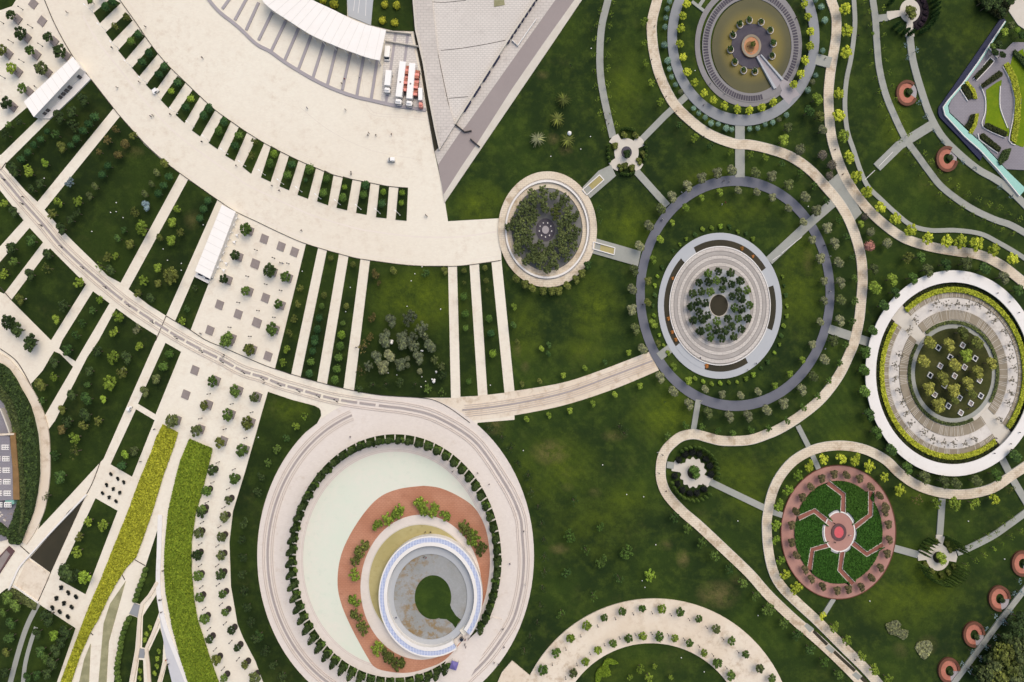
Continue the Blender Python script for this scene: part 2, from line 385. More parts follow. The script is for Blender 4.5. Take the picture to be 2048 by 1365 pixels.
# cream surface of the curved roads on the left
RB = [(-20,330),(7,358),(44,402),(85,448),(121,491),(165,533),(210,572),(255,608),(304,641),(351,671),(400,698),(442,719),(485,742),(524,754),(557,767),(594,778),(632,789),(669,798),(717,806),(772,813),(812,818),(862,830),(912,855),(949,882),(974,912),(999,950),(1024,992),(1041,1035),(1045,1073),(1048,1123),(1044,1173),(1034,1218),(1024,1245),(1007,1273),(974,1318),(937,1355),(915,1375)]
lawns = [
 [(-9,-9),(38,-9),(24,13),(-9,24)],
 [(1,261),(54,215),(76,238),(2,310),(-9,310),(-9,265)],
 [(12,327),(181,159),(227,217),(75,404),(50,381),(30,358),(10,335)],
 [(240,233),(290,290),(325,322),(360,347),(241,566),(215,552),(190,526),(150,487),(128,465),(107,441),(89,420)],
 [(376,360),(405,378),(435,400),(332,632),(297,610),(257,579)],
 [(389,553),(417,568),(381,661),(350,643)],
 [(-9,372),(0,381),(47,441),(-9,503)],
 [(59,456),(86,485),(8,588),(-9,580),(-9,535)],
 [(100,497),(172,569),(102,681),(22,601)],
 [(186,583),(219,607),(175,682),(151,723),(137,714),(118,698),(124,682)],
 [(108,703),(120,708),(146,734),(88,834),(73,795),(62,768),(85,742)],
 [(232,617),(275,648),(314,672),(311,682),(207,918),(110,1023),(76,1059),(88,1023),(97,982),(101,932),(100,890),(95,862),(110,842),(175,714),(197,682)],
 [(331,686),(362,704),(311,829),(276,808)],
 [(272,819),(309,841),(264,954),(221,929)],
 [(191,997),(235,1022),(171,1189),(142,1173),(118,1160),(131,1125)],
 [(-9,1195),(12,1178),(25,1176),(75,1207),(151,1257),(110,1375),(-10,1375)],
 [(612,488),(636,496),(582,750),(550,738)],
 [(654,501),(678,507),(634,764),(601,756)],
 [(697,513),(721,518),(687,777),(654,769)],
 [(740,521),(818,532),(896,532),(902,796),(837,796),(762,791),(708,782)],
 [(914,532),(939,530),(956,792),(921,794)],
 [(958,528),(983,525),(1009,786),(975,790)],
 [(315,1060),(314,1160),(283,1210),(268,1205),(292,1130)],
 [(314,1188),(319,1223),(291,1297),(284,1295),(286,1232)],
 [(259,1230),(275,1236),(272,1275),(270,1300),(256,1375),(226,1375),(236,1310),(245,1255)],
 [(320,1256),(327,1283),(325,1323),(313,1375),(299,1375),(297,1305)],
 [(278,1320),(286,1321),(288,1375),(271,1375)],
 [(334,1328),(343,1348),(346,1375),(322,1375)],
]
for q in lawns: slab('lawn', q, 'lawnd')
STRIPS = [[(748,105),(890,-15),(965,25),(798,186)],[(845,260),(1015,105),(1060,165),(898,333)],[(945,405),(1100,235),(1160,295),(1005,478)],
 [(1055,545),(1215,365),(1262,432),(1113,612)],[(1168,680),(1315,490),(1370,548),(1230,745)],[(1285,800),(1420,610),(1485,660),(1348,868)],
 [(1405,920),(1540,720),(1603,770),(1475,985)],[(1535,1045),(1655,830),(1722,880),(1600,1093)],[(1668,1145),(1785,925),(1848,970),(1740,1195)],[(1802,1245),(1910,1020),(1975,1060),(1875,1290)]]
STRIPS = [[(a / 4, b / 4) for a, b in q] for q in STRIPS] + [[(485,334),(513,277),(528,287),(502,348)],[(522,355),(542,292),(561,303),(541,364)],[(559,373),(578,312),(597,321),(578,381)],
 [(595,390),(612,329),(632,336),(616,398)],[(634,403),(649,341),(667,350),(656,411)],[(673,416),(686,353),(705,359),(694,421)],[(712,426),(723,362),(741,366),(733,430)],[(752,435),(759,370),(778,373),(773,437)],[(791,440),(797,375),(816,376),(813,442)],
 [(171,-9),(176,9),(194,-9)]]
for q in STRIPS: slab('lawn', q, 'lawnd')
# lawn beside the great ring
a = [p for p in ell(*FC, *FR, 180, 360, 80) if p[1] > 862]
slab('lawn', [(536,784),(583,800),(629,812),(638,817),(641,822),(642,832),(634,847)] + a[::-1] + [(530,1375),(511,1323),(486,1275),(475,1248),(462,1173),(459,1085),(466,1023),(490,945),(512,868),(524,825)], 'lawnd')
slab('lawn', [(1061,1353),(1024,1322),(1005,1345),(1000,1375),(1050,1375)], 'plaza')
slab('planting', [(171,993),(157,1023),(101,1146),(60,1116),(100,1070),(137,1023)], 'soil')
band('path', [(76,1208),(55,1250),(38,1300),(18,1375)], 10, 'gpath'); band('path', [(72,1255),(60,1290),(50,1330),(45,1375)], 8, 'gpath')
slab('gravel_bed', [(251,1163),(217,1285),(212,1375),(196,1375),(207,1248),(220,1208)], 'gravel'); slab('gravel_bed', [(181,1288),(177,1375),(156,1375),(168,1320)], 'gravel')
slab('path', [(318,1228),(322,1256),(327,1283),(333,1320),(346,1375),(378,1375),(352,1310),(333,1262),(322,1225)], 'lightwalk')
slab('path', [(258,1228),(268,1207),(283,1212),(275,1235)], 'bpath2'); slab('path', [(278,1297),(290,1299),(288,1317),(277,1316)], 'bpath2')
slab('square', [(55,1118),(101,1148),(74,1205),(30,1172)], 'cream')
def ledge(pts, w_, h, mat='white', name='retaining_wall', label=None, smooth=True, cat='wall'):
    o = band(name, pts, w_, mat, z=h, kind=None, smooth=smooth); tag(o, label, cat); return o
ledge([(16,1183),(27,1158),(38,1135),(60,1110),(100,1066),(140,1024),(172,990)], 3, 0.9, label='curved white wall beside the dark triangular planting at lower left')
ledge([(27,1172),(52,1190),(76,1207)], 2.5, 0.8, label='short white wall below the small square at lower left', smooth=False)
ledge([(320,1030),(318,1100),(316,1165),(321,1215),(333,1262),(352,1310),(374,1364),(380,1380)], 9, 0.35, label='long white ramp beam left of the broad green planted strip')
for q, t in (([(314,1165),(300,1190),(284,1208),(279,1233),(276,1297),(262,1375)], 'bent white ramp beam with its upper end nearest the long beam'), ([(317,1240),(305,1270),(292,1298),(296,1330),(299,1375)], 'white ramp beam crossing the lattice below the little bridges'), ([(331,1325),(322,1350),(315,1375)], 'short white ramp beam at the bottom right of the lattice')):
    ledge(q, 6.5, 0.6, 'cream', 'ramp_beam', t, False, 'ramp')
for pts, m in (([(326,850),(355,866),(347,893),(326,950),(304,1023),(287,1072),(271,1115),(252,1135),(234,1163),(217,1193),(195,1240),(180,1265),(160,1310),(138,1375),(118,1375),(148,1295),(175,1223),(200,1165),(228,1095),(257,1023),(280,960),(305,900),(313,876)], 'hy'), ([(379,879),(424,898),(418,925),(410,957),(402,990),(391,1023),(382,1085),(382,1140),(387,1198),(394,1240),(405,1273),(420,1320),(440,1375),(380,1375),(362,1320),(345,1255),(332,1185),(329,1140),(330,1098),(337,1023),(352,957),(362,920)], 'hg2')):
    pass
Y1 = [(326,850),(355,866),(347,893),(326,950),(304,1023),(287,1072),(271,1115),(252,1135),(234,1163),(217,1193),(195,1240),(180,1265),(160,1310),(138,1375),(118,1375),(148,1295),(175,1223),(200,1165),(228,1095),(257,1023),(280,960),(305,900),(313,876)]
Y2 = [(379,879),(424,898),(418,925),(410,957),(402,990),(391,1023),(382,1085),(382,1140),(387,1198),(394,1240),(405,1273),(420,1320),(440,1375),(380,1375),(362,1320),(345,1255),(332,1185),(329,1140),(330,1098),(337,1023),(352,957),(362,920)]
# joints and rails in the paving
JT = [[(85,-9),(110,50),(145,112),(181,158),(227,217),(240,233),(290,288),(325,320),(360,347),(435,400),(470,423),(512,443),(560,466),(612,488),(697,513),(740,521),(820,531),(896,533),(940,530),(1002,521)],
 [(235,-6),(277,53),(290,73),(316,108),(342,137),(371,165),(400,193),(430,220),(462,243),(494,265),(528,286),(562,304),(597,321),(632,336),(667,350),(705,359),(741,366),(778,373),(816,376)],
 [(332,632),(350,643),(381,661),(412,681),(450,697),(512,724),(549,738),(634,764),(708,782),(762,791),(837,796),(868,801),(900,817),(940,846)],
 [(332,632),(311,682)],[(0,341),(12,325)],[(0,575),(22,600)],[(0,698),(30,720),(50,750),(73,795)],[(200,925),(185,965),(172,990)],[(101,1146),(74,1208)],[(40,1092),(58,1108)],[(269,1120),(290,1132)],[(244,1150),(249,1160)],[(178,1264),(186,1271)]]
bands('paving_joint', JT, 1.1, 'line')
M['mark'] = stone('grey_road_inlay', (176,167,163), (164,154,150), 0.2, 1.0, 0.6)
M['faint'] = stone('faint_paving_groove', (206,193,184), (196,184,174), 0.2, 1.0, 0.6)
c = cr(RB); L = plen(c)
seg = [subline(c, 0, 378)]; s = 384
while s < 930:
    seg.append(subline(c, s, s + 32)); s += 37
seg.append(subline(c, 941, L))
bands('road_inlay', seg, 4.6, 'mark', smooth=False)
bands('road_groove', [off(c, d_) for d_ in (-11, -7.5, 7.5, 11)], 0.9, 'faint', smooth=False)
RL = ell(791,1112,256,299,340,208,44)
c = cr(RL)
bands('road_inlay', [c], 4.2, 'mark', smooth=False); bands('road_groove', [off(c, d_) for d_ in (-10, -6.5, 6.5, 10)], 0.9, 'faint', smooth=False)
RR = [(905,822),(980,815),(1060,802),(1140,783),(1220,754),(1305,722)]
c = cr(RR)
bands('road_inlay', [off(subline(c, 20, 440), d_) for d_ in (0,)], 3.4, 'mark', smooth=False)
bands('road_groove', [off(subline(c, 25, 440), d_) for d_ in (-9, -5, 5, 9, 13)], 1.0, 'faint', smooth=False)
# faint joints, drains and tyre marks on the big plaza
q_ = cr(JT[0][1:]); q2 = cr(JT[1])
bands('paving_groove', [off(subline(q_, 0, 1230), d_) for d_ in (-9,)] + [off(subline(q2, 20, 690), d_) for d_ in (-14,)], 1.2, 'groove2', z=0.026, zb=0.018, smooth=False)
bands('drain', [off(subline(q_, 10, 1100), -58)], 3.0, 'groove2', z=0.026, zb=0.018, smooth=False)
M['tyre_mark'] = stone('faint_tyre_mark', (214,203,190), (224,213,200), 0.3, 1.2, 0.9)
bands('tyre_marks', [[(735,212),(748,225),(770,229),(800,230),(852,236)],[(730,215),(745,230),(770,234),(800,235),(850,241)],[(712,115),(722,150),(728,190),(735,212)],[(600,215),(660,262),(740,300),(830,318)]], 0.7, 'tyre_mark', z=0.027, zb=0.018)
# tree pits of the plaza without a tree
pits = K(0,0,[(265,30),(335,170)]) + K(0,1,[(1755,1075),(1905,1150),(1678,1280),(2038,745),(2050,1215)]) + K(0,2,[(1558,235),(1485,430)]) + K(1,1,[(65,548),(200,608),(307,652),(75,1020),(-5,750),(10,1220)]) + K(1,2,[(95,122)])
def square(x, y, s_=7.4, a=20):
    if y < 250: a = 38
    ca, sa = math.cos(R(a)), math.sin(R(a))
    return [(x + u_ * ca - v_ * sa, y + (u_ * sa + v_ * ca) * 1.15) for u_, v_ in ((-s_, -s_), (s_, -s_), (s_, s_), (-s_, s_))]
for x, y in pits: slab('tree_pit', square(x, y), 'pit')
# stadium forecourt: stone terrace, ramp road, grey stripes
slab('terrace', [(818,-60),(1190,-60),(1164,0),(1024,207),(933,341),(889,406),(876,330),(869,303),(856,215),(845,125)], 'stonegrey')
slab('stepped_terrace', [(857,-60),(1100,-60),(1069,0),(1024,67),(966,158),(909,246),(892,195),(876,110)], 'stonefield', 0.9)
slab('road', [(1135,-40),(1172,-40),(1149,0),(1086,88),(1024,178),(957,283),(922,335),(887,390),(876,330),(918,268),(932,252),(1024,122),(1111,0)], 'taupe')
slab('road_edge', [(1149,0),(1172,-40),(1190,-40),(1164,0),(1098,98),(1024,207),(933,341),(889,406),(887,390),(922,335),(957,283),(1024,178)], 'kerb')
bands('step_joint', K(1,0,[(1400,18)])[0:0] or [[(862,4),(890,5),(932,1)],[(882,101),(915,98),(960,91),(1011,81)],[(897,197),(936,194)],[(863,200),(880,194),(893,192)],[(855,10),(866,60),(880,128),(893,190),(904,240)]], 1.2, 'line', z=0.915)
slab('hedge_trench', [(819,-40),(826,0),(837,60),(850,125),(861,200),(869,250),(877,296),(869,304),(862,265),(852,210),(842,140),(830,80),(819,10)], 'soil')
slab('courtyard', [(690,-60),(755,-60),(742,51),(696,32)], 'silver'); 
slab('lawn', [(560,-60),(692,-60),(694,32),(660,18),(620,0)], 'lawnd'); slab('lawn', [(752,-60),(819,-60),(828,62),(786,61),(742,50)], 'lawnd')
bands('courtyard_line', [[(712,-20),(707,22)],[(722,-20),(716,27)],[(733,-20),(731,32)]], 0.9, 'white', smooth=False)
slab('courtyard', [(771,62),(822,66),(834,122),(850,200),(853,221),(800,212),(762,205)], 'stonefield')
ARC = K(0,0,[(1640,-40),(1750,90),(1900,210),(2048,350)]) + K(1,0,[(110,410),(220,490),(330,560),(450,630),(570,690),(680,735),(800,775),(910,800),(1040,830),(1140,850),(1360,880)])
band('stripe_paving', ARC, 6.5, 'stripe')
SP = [((20,320),(130,95)),((120,410),(240,160)),((230,480),(340,225)),((340,550),(440,285)),((455,620),(545,335)),((570,680),(645,375)),((690,720),(755,420)),((805,770),(860,455)),((920,800),(970,480)),((1040,820),(1120,250)),((1150,840),(1215,270)),((-80,240),(20,20)),((-170,160),(-60,-40)),((-270,70),(-190,-40))]
bands('stripe_paving', [K(1,0,s_) for s_ in SP], 5.6, 'stripe', smooth=False)

# ---------------------------------------------------------------- right half: paths through the lawn
R1 = [(1318,-20),(1314,0),(1304,42),(1304,75),(1309,112),(1321,155),(1346,205),(1379,240),(1419,269),(1469,288),(1499,290),(1536,298),(1573,310),(1600,325),(1625,345),(1648,370),(1676,403),(1696,436),(1711,473),(1722,516),(1725,561),(1722,603),(1718,641),(1709,682),(1698,710),(1676,754),(1641,799),(1598,834),(1561,857),(1536,868),(1499,880),(1449,882),(1419,876),(1394,869),(1374,870),(1356,877),(1334,897),(1324,917),(1321,944),(1324,967),(1336,992),(1364,1023),(1399,1053),(1449,1100),(1499,1148),(1536,1190),(1586,1238),(1636,1281),(1686,1328),(1721,1364),(1750,1395)]
R2 = [(1655,-20),(1662,0),(1672,32),(1672,72),(1666,112),(1660,150),(1657,187),(1658,225),(1661,262),(1668,295),(1684,341),(1706,381),(1736,419),(1773,453),(1811,478),(1861,494),(1911,503),(1961,511),(1998,528),(2026,548),(2065,580)]
R3 = [(2065,925),(2024,952),(1986,977),(1936,989),(1886,987),(1836,972),(1799,947),(1773,922),(1736,902),(1698,893),(1661,893),(1623,902),(1586,924),(1560,955),(1545,987),(1537,1023),(1534,1050),(1537,1098),(1547,1143),(1565,1175),(1598,1208),(1636,1243),(1686,1293),(1736,1343),(1775,1390)]
GP = [([(1219,-20),(1216,0),(1204,50),(1200,100),(1201,150),(1209,200),(1226,275)],14,1),([(1280,283),(1330,232),(1378,188)],13,0),([(1480,248),(1480,355)],19,0),
 ([(1754,335),(1800,290),(1868,248)],19,0),([(1690,385),(1620,446),(1538,522)],18,0),
 ([(1272,342),(1335,412)],14,0),([(1318,714),(1342,696)],17,0),([(1397,800),(1386,866)],11,0),([(1658,658),(1748,688)],18,0),
 ([(1745,-20),(1746,0),(1751,37),(1754,87),(1759,137),(1771,187),(1789,232),(1811,277),(1836,312),(1857,341),(1886,376),(1936,413),(1986,438),(2023,451),(2065,475)],13,1),
 ([(1707,-20),(1708,0),(1710,50),(1703,112),(1693,162),(1690,212),(1695,262),(1708,302),(1721,341),(1736,373),(1761,398),(1791,426),(1823,451),(1861,461),(1911,461),(1961,468),(1998,486),(2036,508),(2065,528)],9,1),
 ([(1820,72),(1826,120),(1841,175),(1861,232),(1886,275),(1923,312),(1958,340),(1990,358),(2020,380),(2065,425)],14,1),
 ([(1755,37),(1775,35)],14,0),([(1786,1096),(1836,1110)],14,0),([(1885,998),(1880,1070)],13,0),([(1915,1106),(1940,1096),(1985,1073),(2020,1049),(2065,1016)],13,1),
 ([(2003,915),(2025,958),(2055,1008)],14,0),([(1596,852),(1618,895),(1638,940)],10,0),([(1420,964),(1480,993),(1536,1020)],13,0),([(1540,1023),(1568,1032)],11,0),([(1668,1198),(1648,1230)],9,0),
 ([(2065,1160),(1995,1250),(1917,1355),(1890,1390)],11,0),([(1334,930),(1348,932)],13,0),([(1384,3),(1408,22)],6,0),([(1412,-8),(1396,16)],7,0)]
for p_, w_, sm in GP: band('path', p_, w_, 'gpath', smooth=bool(sm))
slab('path', [(1655,365),(1678,346),(1724,426),(1706,445)], 'gpath')
slab('path', [(1188,476),(1282,503),(1276,533),(1182,506)], 'gpath'); slab('path', [(1165,375),(1197,342),(1222,330),(1232,352),(1180,397)], 'gpath')
band('path', R2, 18.5, 'cpath'); band('path', R3, 18.5, 'cpath'); band('path', R1, 19, 'cpath')
for p_ in (R1, R2, R3): pass
bands('path_edge', [off(cr(R1), -9.8), off(cr(R2), -9.5), off(cr(R3), 9.5)], 1.0, 'kerb', smooth=False)
bands('path_line', [[(1730,360),(1750,341)],[(1758,333),(1786,304)],[(1545,521),(1561,510)],[(1563,507),(1604,474)]], 0.9, 'white', smooth=False)
# little cross links and dark beds between the two cream paths, lower right
for q in ([(1614,1247),(1628,1258),(1620,1266),(1608,1252)],[(1657,1289),(1670,1300),(1664,1308),(1650,1296)],[(1712,1344),(1724,1354),(1716,1361),(1704,1350)]): slab('path', q, 'gpath')
for q in ([(1628,1260),(1657,1288),(1652,1292),(1625,1265)],[(1670,1301),(1712,1340),(1708,1345),(1666,1306)],[(1725,1353),(1750,1378),(1740,1378),(1720,1358)]): slab('planting', q, 'soil')
# crescent promenade at the bottom
o_ = ell(1309,1480,280,282,-70,70,70); i_ = ell(1302,1483,190,196,-70,70,70)
v, f = strip(o_, i_, nz(), 0.0); mesh('promenade', v, f, 'cream')['kind'] = 'structure'
slab('square', [(1024,1322),(1061,1353),(1075,1400),(980,1400),(1004,1345)], 'cream')
# left curved path and its service strip
band('path', [(-20,708),(8,722),(30,745),(50,772),(68,803),(82,838),(89,870),(91,905),(91,950),(86,990),(79,1023),(62,1060),(45,1085)], 17, 'cream')
slab('yard', [(-30,800),(10,800),(30,840),(42,900),(42,980),(30,1040),(12,1080),(-30,1090)], 'lilac')
# ---------------------------------------------------------------- the round gardens
# fountain at the top
c = (1487, 75)
ring('ring_path', c, (152,177), (133,155), 'bpath2')
slab('path', [(1560,190),(1572,158),(1592,188),(1578,210)] , 'stripe'); slab('path', [(1553,152),(1580,165),(1600,190),(1572,205)], 'stripe')
band('path', [(1632,118),(1662,126)], 22, 'gpath', smooth=False)
M['fwalk'] = stone('grey_fountain_walk', (146,143,143), (132,129,130), 0.08, 1.0, 0.7, stain=(112,108,108), stain_amt=0.5)
fo = empty('fountain', P(1504,93), 'round fountain with olive water and dark island at the top of the park', 'fountain')
ring('walkway', (1497,90), (107,124), (97,112), 'fwalk', 0.35, parent=fo)
ring('basin_rim', (1502,92), (97.5,113), (81,95), 'fwalk', 0.5, parent=fo)
bl = []
for i in range(116):
    a = R(i * 360 / 116 + 2)
    if 128 < i * 360 / 116 < 162: continue
    s_, c_ = math.sin(a), math.cos(a); dx = 1.75
    q = [(1502 + s_ * 95 - c_ * dx, 92 - c_ * 110 - s_ * dx), (1502 + s_ * 95 + c_ * dx, 92 - c_ * 110 + s_ * dx), (1502 + s_ * 86 + c_ * dx, 92 - c_ * 100 + s_ * dx), (1502 + s_ * 86 - c_ * dx, 92 - c_ * 100 - s_ * dx)]
    bl.append(prism(q, 0.62, 0.4))
v, f = merge(*bl); x = mesh('grating', v, f, 'darkisland', fo)
disc('water', (1505,93), (81,95), 'water', 0.3, 0.2, fo)
disc('island', (1504,93), (41,45), 'darkisland', 0.5, 0.25, fo)
disc('upper_bowl', (1503,92), (19.5,23), 'peach', 1.3, 0.5, fo); ring('bowl_rim', (1503,92), (19.5,23), (15,18), 'slat', 1.45, 1.3, parent=fo); disc('inner_bowl', (1500,94), (9,11), 'roofbrown', 1.4, 1.3, fo)
slab('bridge', [(1514,112),(1522,110),(1566,160),(1552,178)], 'stripe', 0.7, 0.3, fo)
for q in ([(1513,114),(1515,113),(1553,176),(1548,178)],[(1521,110),(1523,109),(1567,158),(1564,161)]): slab('bridge_wall', q, 'silver', 1.3, 0.3, fo)
PLANT = K(2,0,[(1900,155),(1995,170),(1825,190),(1770,275),(1750,390),(1785,490),(1855,555),(1945,565)]) + K(3,0,[(20,235),(45,340),(35,440)])
for i, (x, y) in enumerate(PLANT): ring('planter', (x, y + 2), (6.5,7.5), (5,6), 'stonegrey', 0.9, 0.3, parent=fo)

# blue-grey ring track and the sunken amphitheatre garden
ring('ring_path', (1470.5,587), (198.5,235.5), (181,215), 'bpath', 0.3)
am = empty('amphitheatre', P(1440,612), 'round stepped amphitheatre inside the blue grey ring path', 'amphitheatre')
ring('outer_walk', (1440,612), (124,146), (112,132), 'silver', 0.45, parent=am)
ring('planting_bed', (1440,612), (112,132), (101,119), 'soil', 0.5, parent=am)
for a0, a1 in ((-44,-28),(55,72),(112,150),(196,232)): ring('landing', (1440,612), (112.5,132.5), (100,118), 'silver', 0.55, 0.3, a0, a1, parent=am)
ring('parapet', (1440,612), (101.5,119.5), (100,117.5), 'white', 0.95, 0.3, parent=am)
M['tiers'] = [None]
for i, (r1, m) in enumerate(((100,'stonegrey'),(93,'salm2'),(86,'stonegrey'),(80,'salm2'),(74,'stonegrey'),(68,'salm2'))):
    if 'salm2' not in M: M['salm2'] = stone('taupe_stone_tier', (180,174,168), (164,158,152), 0.2, 1.2, 0.8, stain=(150,140,132), stain_amt=0.6)
    ring('tier', (1440,611), (r1, r1 * 1.175), (r1 - 6.8, (r1 - 6.8) * 1.175), m, 0.75 - i * 0.08, 0.0, parent=am)
del M['tiers']
v, f = merge(*[strip(ell(1440,611,r,r*1.175), ell(1440,611,r-.9,(r-.9)*1.175), .76 - i*.08 + .012, .3, True) for i, r in enumerate((99.5,92.5,85.5,79.5,73.5,67.5))]); mesh('tier_edge', v, f, 'metal', am)
disc('floor', (1439,611), (62,73), 'silver', 0.26, 0.1, am)
disc('centre_pool', (1438,611), (18.5,22), 'hedgefloor' if 'hedgefloor' in M else 'soil', 0.5, 0.2, am); ring('pool_rim', (1438,611), (19.5,23), (18,21.5), 'kerb', 0.55, 0.2, parent=am)
# small circle garden beside the promenade
kg = empty('circular_garden', P(1095,459), 'round sunken garden with dense trees and a double cream wall by the promenade', 'garden')
ring('outer_ring', (1095,459), (99,116), (86,101), 'cpath', 0.6, parent=kg)
ring('white_wall', (1094,459), (84,98.5), (80.5,94.5), 'white', 1.4, parent=kg)
ring('inner_ring', (1094,459), (80.5,94.5), (71,83), 'cpath', 0.45, parent=kg)
ring('gap', (1095,459), (86,101), (84,98.5), 'stonegrey', 0.3, parent=kg)
disc('floor', (1093,459), (71,83), 'dustfloor', 0.2, 0.1, kg)
disc('fountain_basin', (1091,460), (19,23), 'darkisland', 0.4, 0.2, kg); disc('fountain_head', (1091,460), (7,8), 'stripe', 0.8, 0.4, kg)
for i in range(9):
    x, y = ell(1091,460,12.5,14.5,20 + i * 40, 21 + i * 40, 1)[0]
    disc('jet', (x, y), (1.2, 1.4), 'white', 0.7, 0.4, kg)
for q, t in (([(1165,380),(1199,350),(1208,360),(1174,390)], 'stair opening with pale walls northeast of the round tree garden'), ([(1187,484),(1230,496),(1228,510),(1186,498)], 'stair opening with pale walls southeast of the round tree garden')):
    b_ = empty('stair_well', P(sum(a[0] for a in q) / 4, sum(a[1] for a in q) / 4), t, 'stairs')
    v, f = merge(*[strip(off([q[i], q[(i+1) % 4]], -.9), off([q[i], q[(i+1) % 4]], .9), 1.0 + .01 * i, 0.05) for i in range(4)]); mesh('parapet', v, f, 'white', b_)
    n = 9; st = []
    for i in range(n):
        t0, t1 = i / n, (i + 1) / n
        le = lambda a, b, t_: (a[0] + (b[0] - a[0]) * t_, a[1] + (b[1] - a[1]) * t_)
        st.append(prism([le(q[0], q[1], t0), le(q[0], q[1], t1), le(q[3], q[2], t1), le(q[3], q[2], t0)], 0.82 - 0.05 * (n - i), 0.05))
    v, f = merge(*st); mesh('steps', v, f, 'olivepool', b_)
# white ring garden on the right
wc = (1907, 747)
wg = empty('ring_garden', P(*wc), 'large white ring with terraces and yellow hedges around a garden of trees', 'garden')
def sect(name, r1, r0, mat, z, gaps, zb=0.0):
    e = sorted(gaps); seg = []
    a = e[0][1]
    for g0, g1 in e[1:] + [(e[0][0] + 360, 0)]:
        seg.append((a, g0)); a = g1
    vf = []
    for a0, a1 in seg:
        A = ell(*wc, r1, r1 * 1.17, a0, a1, 60); B = ell(*wc, r0, r0 * 1.17, a0, a1, 60); vf.append(strip(A, B, z, zb))
    v, f = merge(*vf); return mesh(name, v, f, mat, wg)
ring('white_canopy', wc, (176,206), (155,182), 'white', 2.2, 1.8, parent=wg)
ring('floor', wc, (155.5,182), (76,89), 'kerb', 0.25, parent=wg)
G_ = [(307,319),(131,143)]
sect('planting_bed', 155, 147, 'soil', 0.5, G_)
M['deckgap'] = None; del M['deckgap']
sect('timber_terrace', 139, 130, 'slat', 0.55, G_); sect('timber_terrace', 108, 92, 'slat', 0.55, G_)
sl = []
for r1, r0, n in ((139,130,300),(108,92,230)):
    for i in range(n):
        a = i * 360 / n
        if any(g0 - 1 < a < g1 + 1 for g0, g1 in G_) or random.random() < .45: continue
        A = ell(*wc, r1, r1 * 1.17, a, a + .35, 1); B = ell(*wc, r0, r0 * 1.17, a, a + .35, 1); sl.append(strip(A, B, .59, .5))
v, f = merge(*sl); nb = len(f); x = mesh('timber_batten_pattern', v, f, 'kerb', wg)
xo = [o for o in wg.children if o.name.startswith('timber_terrace')][0]; bm = bmesh.new(); bm.from_mesh(xo.data); n0 = len(bm.faces); bm.from_mesh(x.data); bm.faces.ensure_lookup_table()
for f_ in bm.faces[n0:]: f_.material_index = 1
xo.data.materials.append(M['kerb']); bm.to_mesh(xo.data); bm.free(); bpy.data.objects.remove(x)
ring('white_gravel', wc, (129,151), (109,127), 'gravelring', 0.32, parent=wg)
for a in (313,137):
    A = ell(*wc, 155, 181, a - 6, a + 6, 6); B = ell(*wc, 90, 105, a - 7, a + 7, 6); v, f = strip(A, B, .36, .1); mesh('landing', v, f, 'kerb', wg)
ring('inner_walk', wc, (85,99), (77,90), 'gpath', 0.4, parent=wg)
disc('inner_lawn', wc, (77,90), 'innergrass', 0.45, 0.1, wg)
# brick ring with the hedge parterre
bc = (1677, 1065)
bgd = empty('parterre_garden', P(*bc), 'pink brick ring with zigzag paths through dark hedge parterres and a pink dish', 'garden')
ring('brick_ring', bc, (114,133), (88,103), 'pinkbrick', 0.5, parent=bgd)
ring('kerb_ring', bc, (115.5,134.5), (114,133), 'rust', 0.62, parent=bgd)
disc('court', bc, (88,103), 'soil', 0.2, 0.1, bgd)
ring('white_edge', (1679,1064), (31.5,41), (29.5,38.5), 'white', 0.75, 0.1, parent=bgd); ring('glass_edge', (1679,1064), (34.5,44), (31.5,41), 'silver', 0.5, 0.1, parent=bgd)
disc('platform', (1679,1064), (29.5,38.5), 'pinkbrick', 0.6, 0.1, bgd)
ring('pool_rim', (1678,1065), (15,17.5), (9.5,11.5), 'maroon', 0.95, 0.3, parent=bgd); disc('dish', (1678,1065), (9.5,11.5), 'pink', 0.9, 0.3, bgd)
M['darkbrick'] = stone('dark_brick_paving', (150,98,84), (136,86,74), 0.1, 0.9, 0.7)
ZIG = [[(1656,966),(1687,990),(1686,1026)],[(1742,984),(1741,1030),(1709,1055)],[(1706,1087),(1734,1109),(1766,1090)],[(1685,1104),(1680,1140),(1706,1168)],[(1659,1090),(1625,1100),(1619,1140)],[(1597,1037),(1629,1022),(1661,1048)]]
for i, z_ in enumerate(ZIG):
    band('zigzag_path', z_, 8.5, 'darkbrick', 0.56 + i * .001, 0.1, False, bgd)
    v, f = merge(*[strip(off(off(z_, s_ * 5), -.6), off(off(z_, s_ * 5), .6), .9, .1) for s_ in (-1, 1)]); mesh('path_edge', v, f, 'kerb', bgd)
    
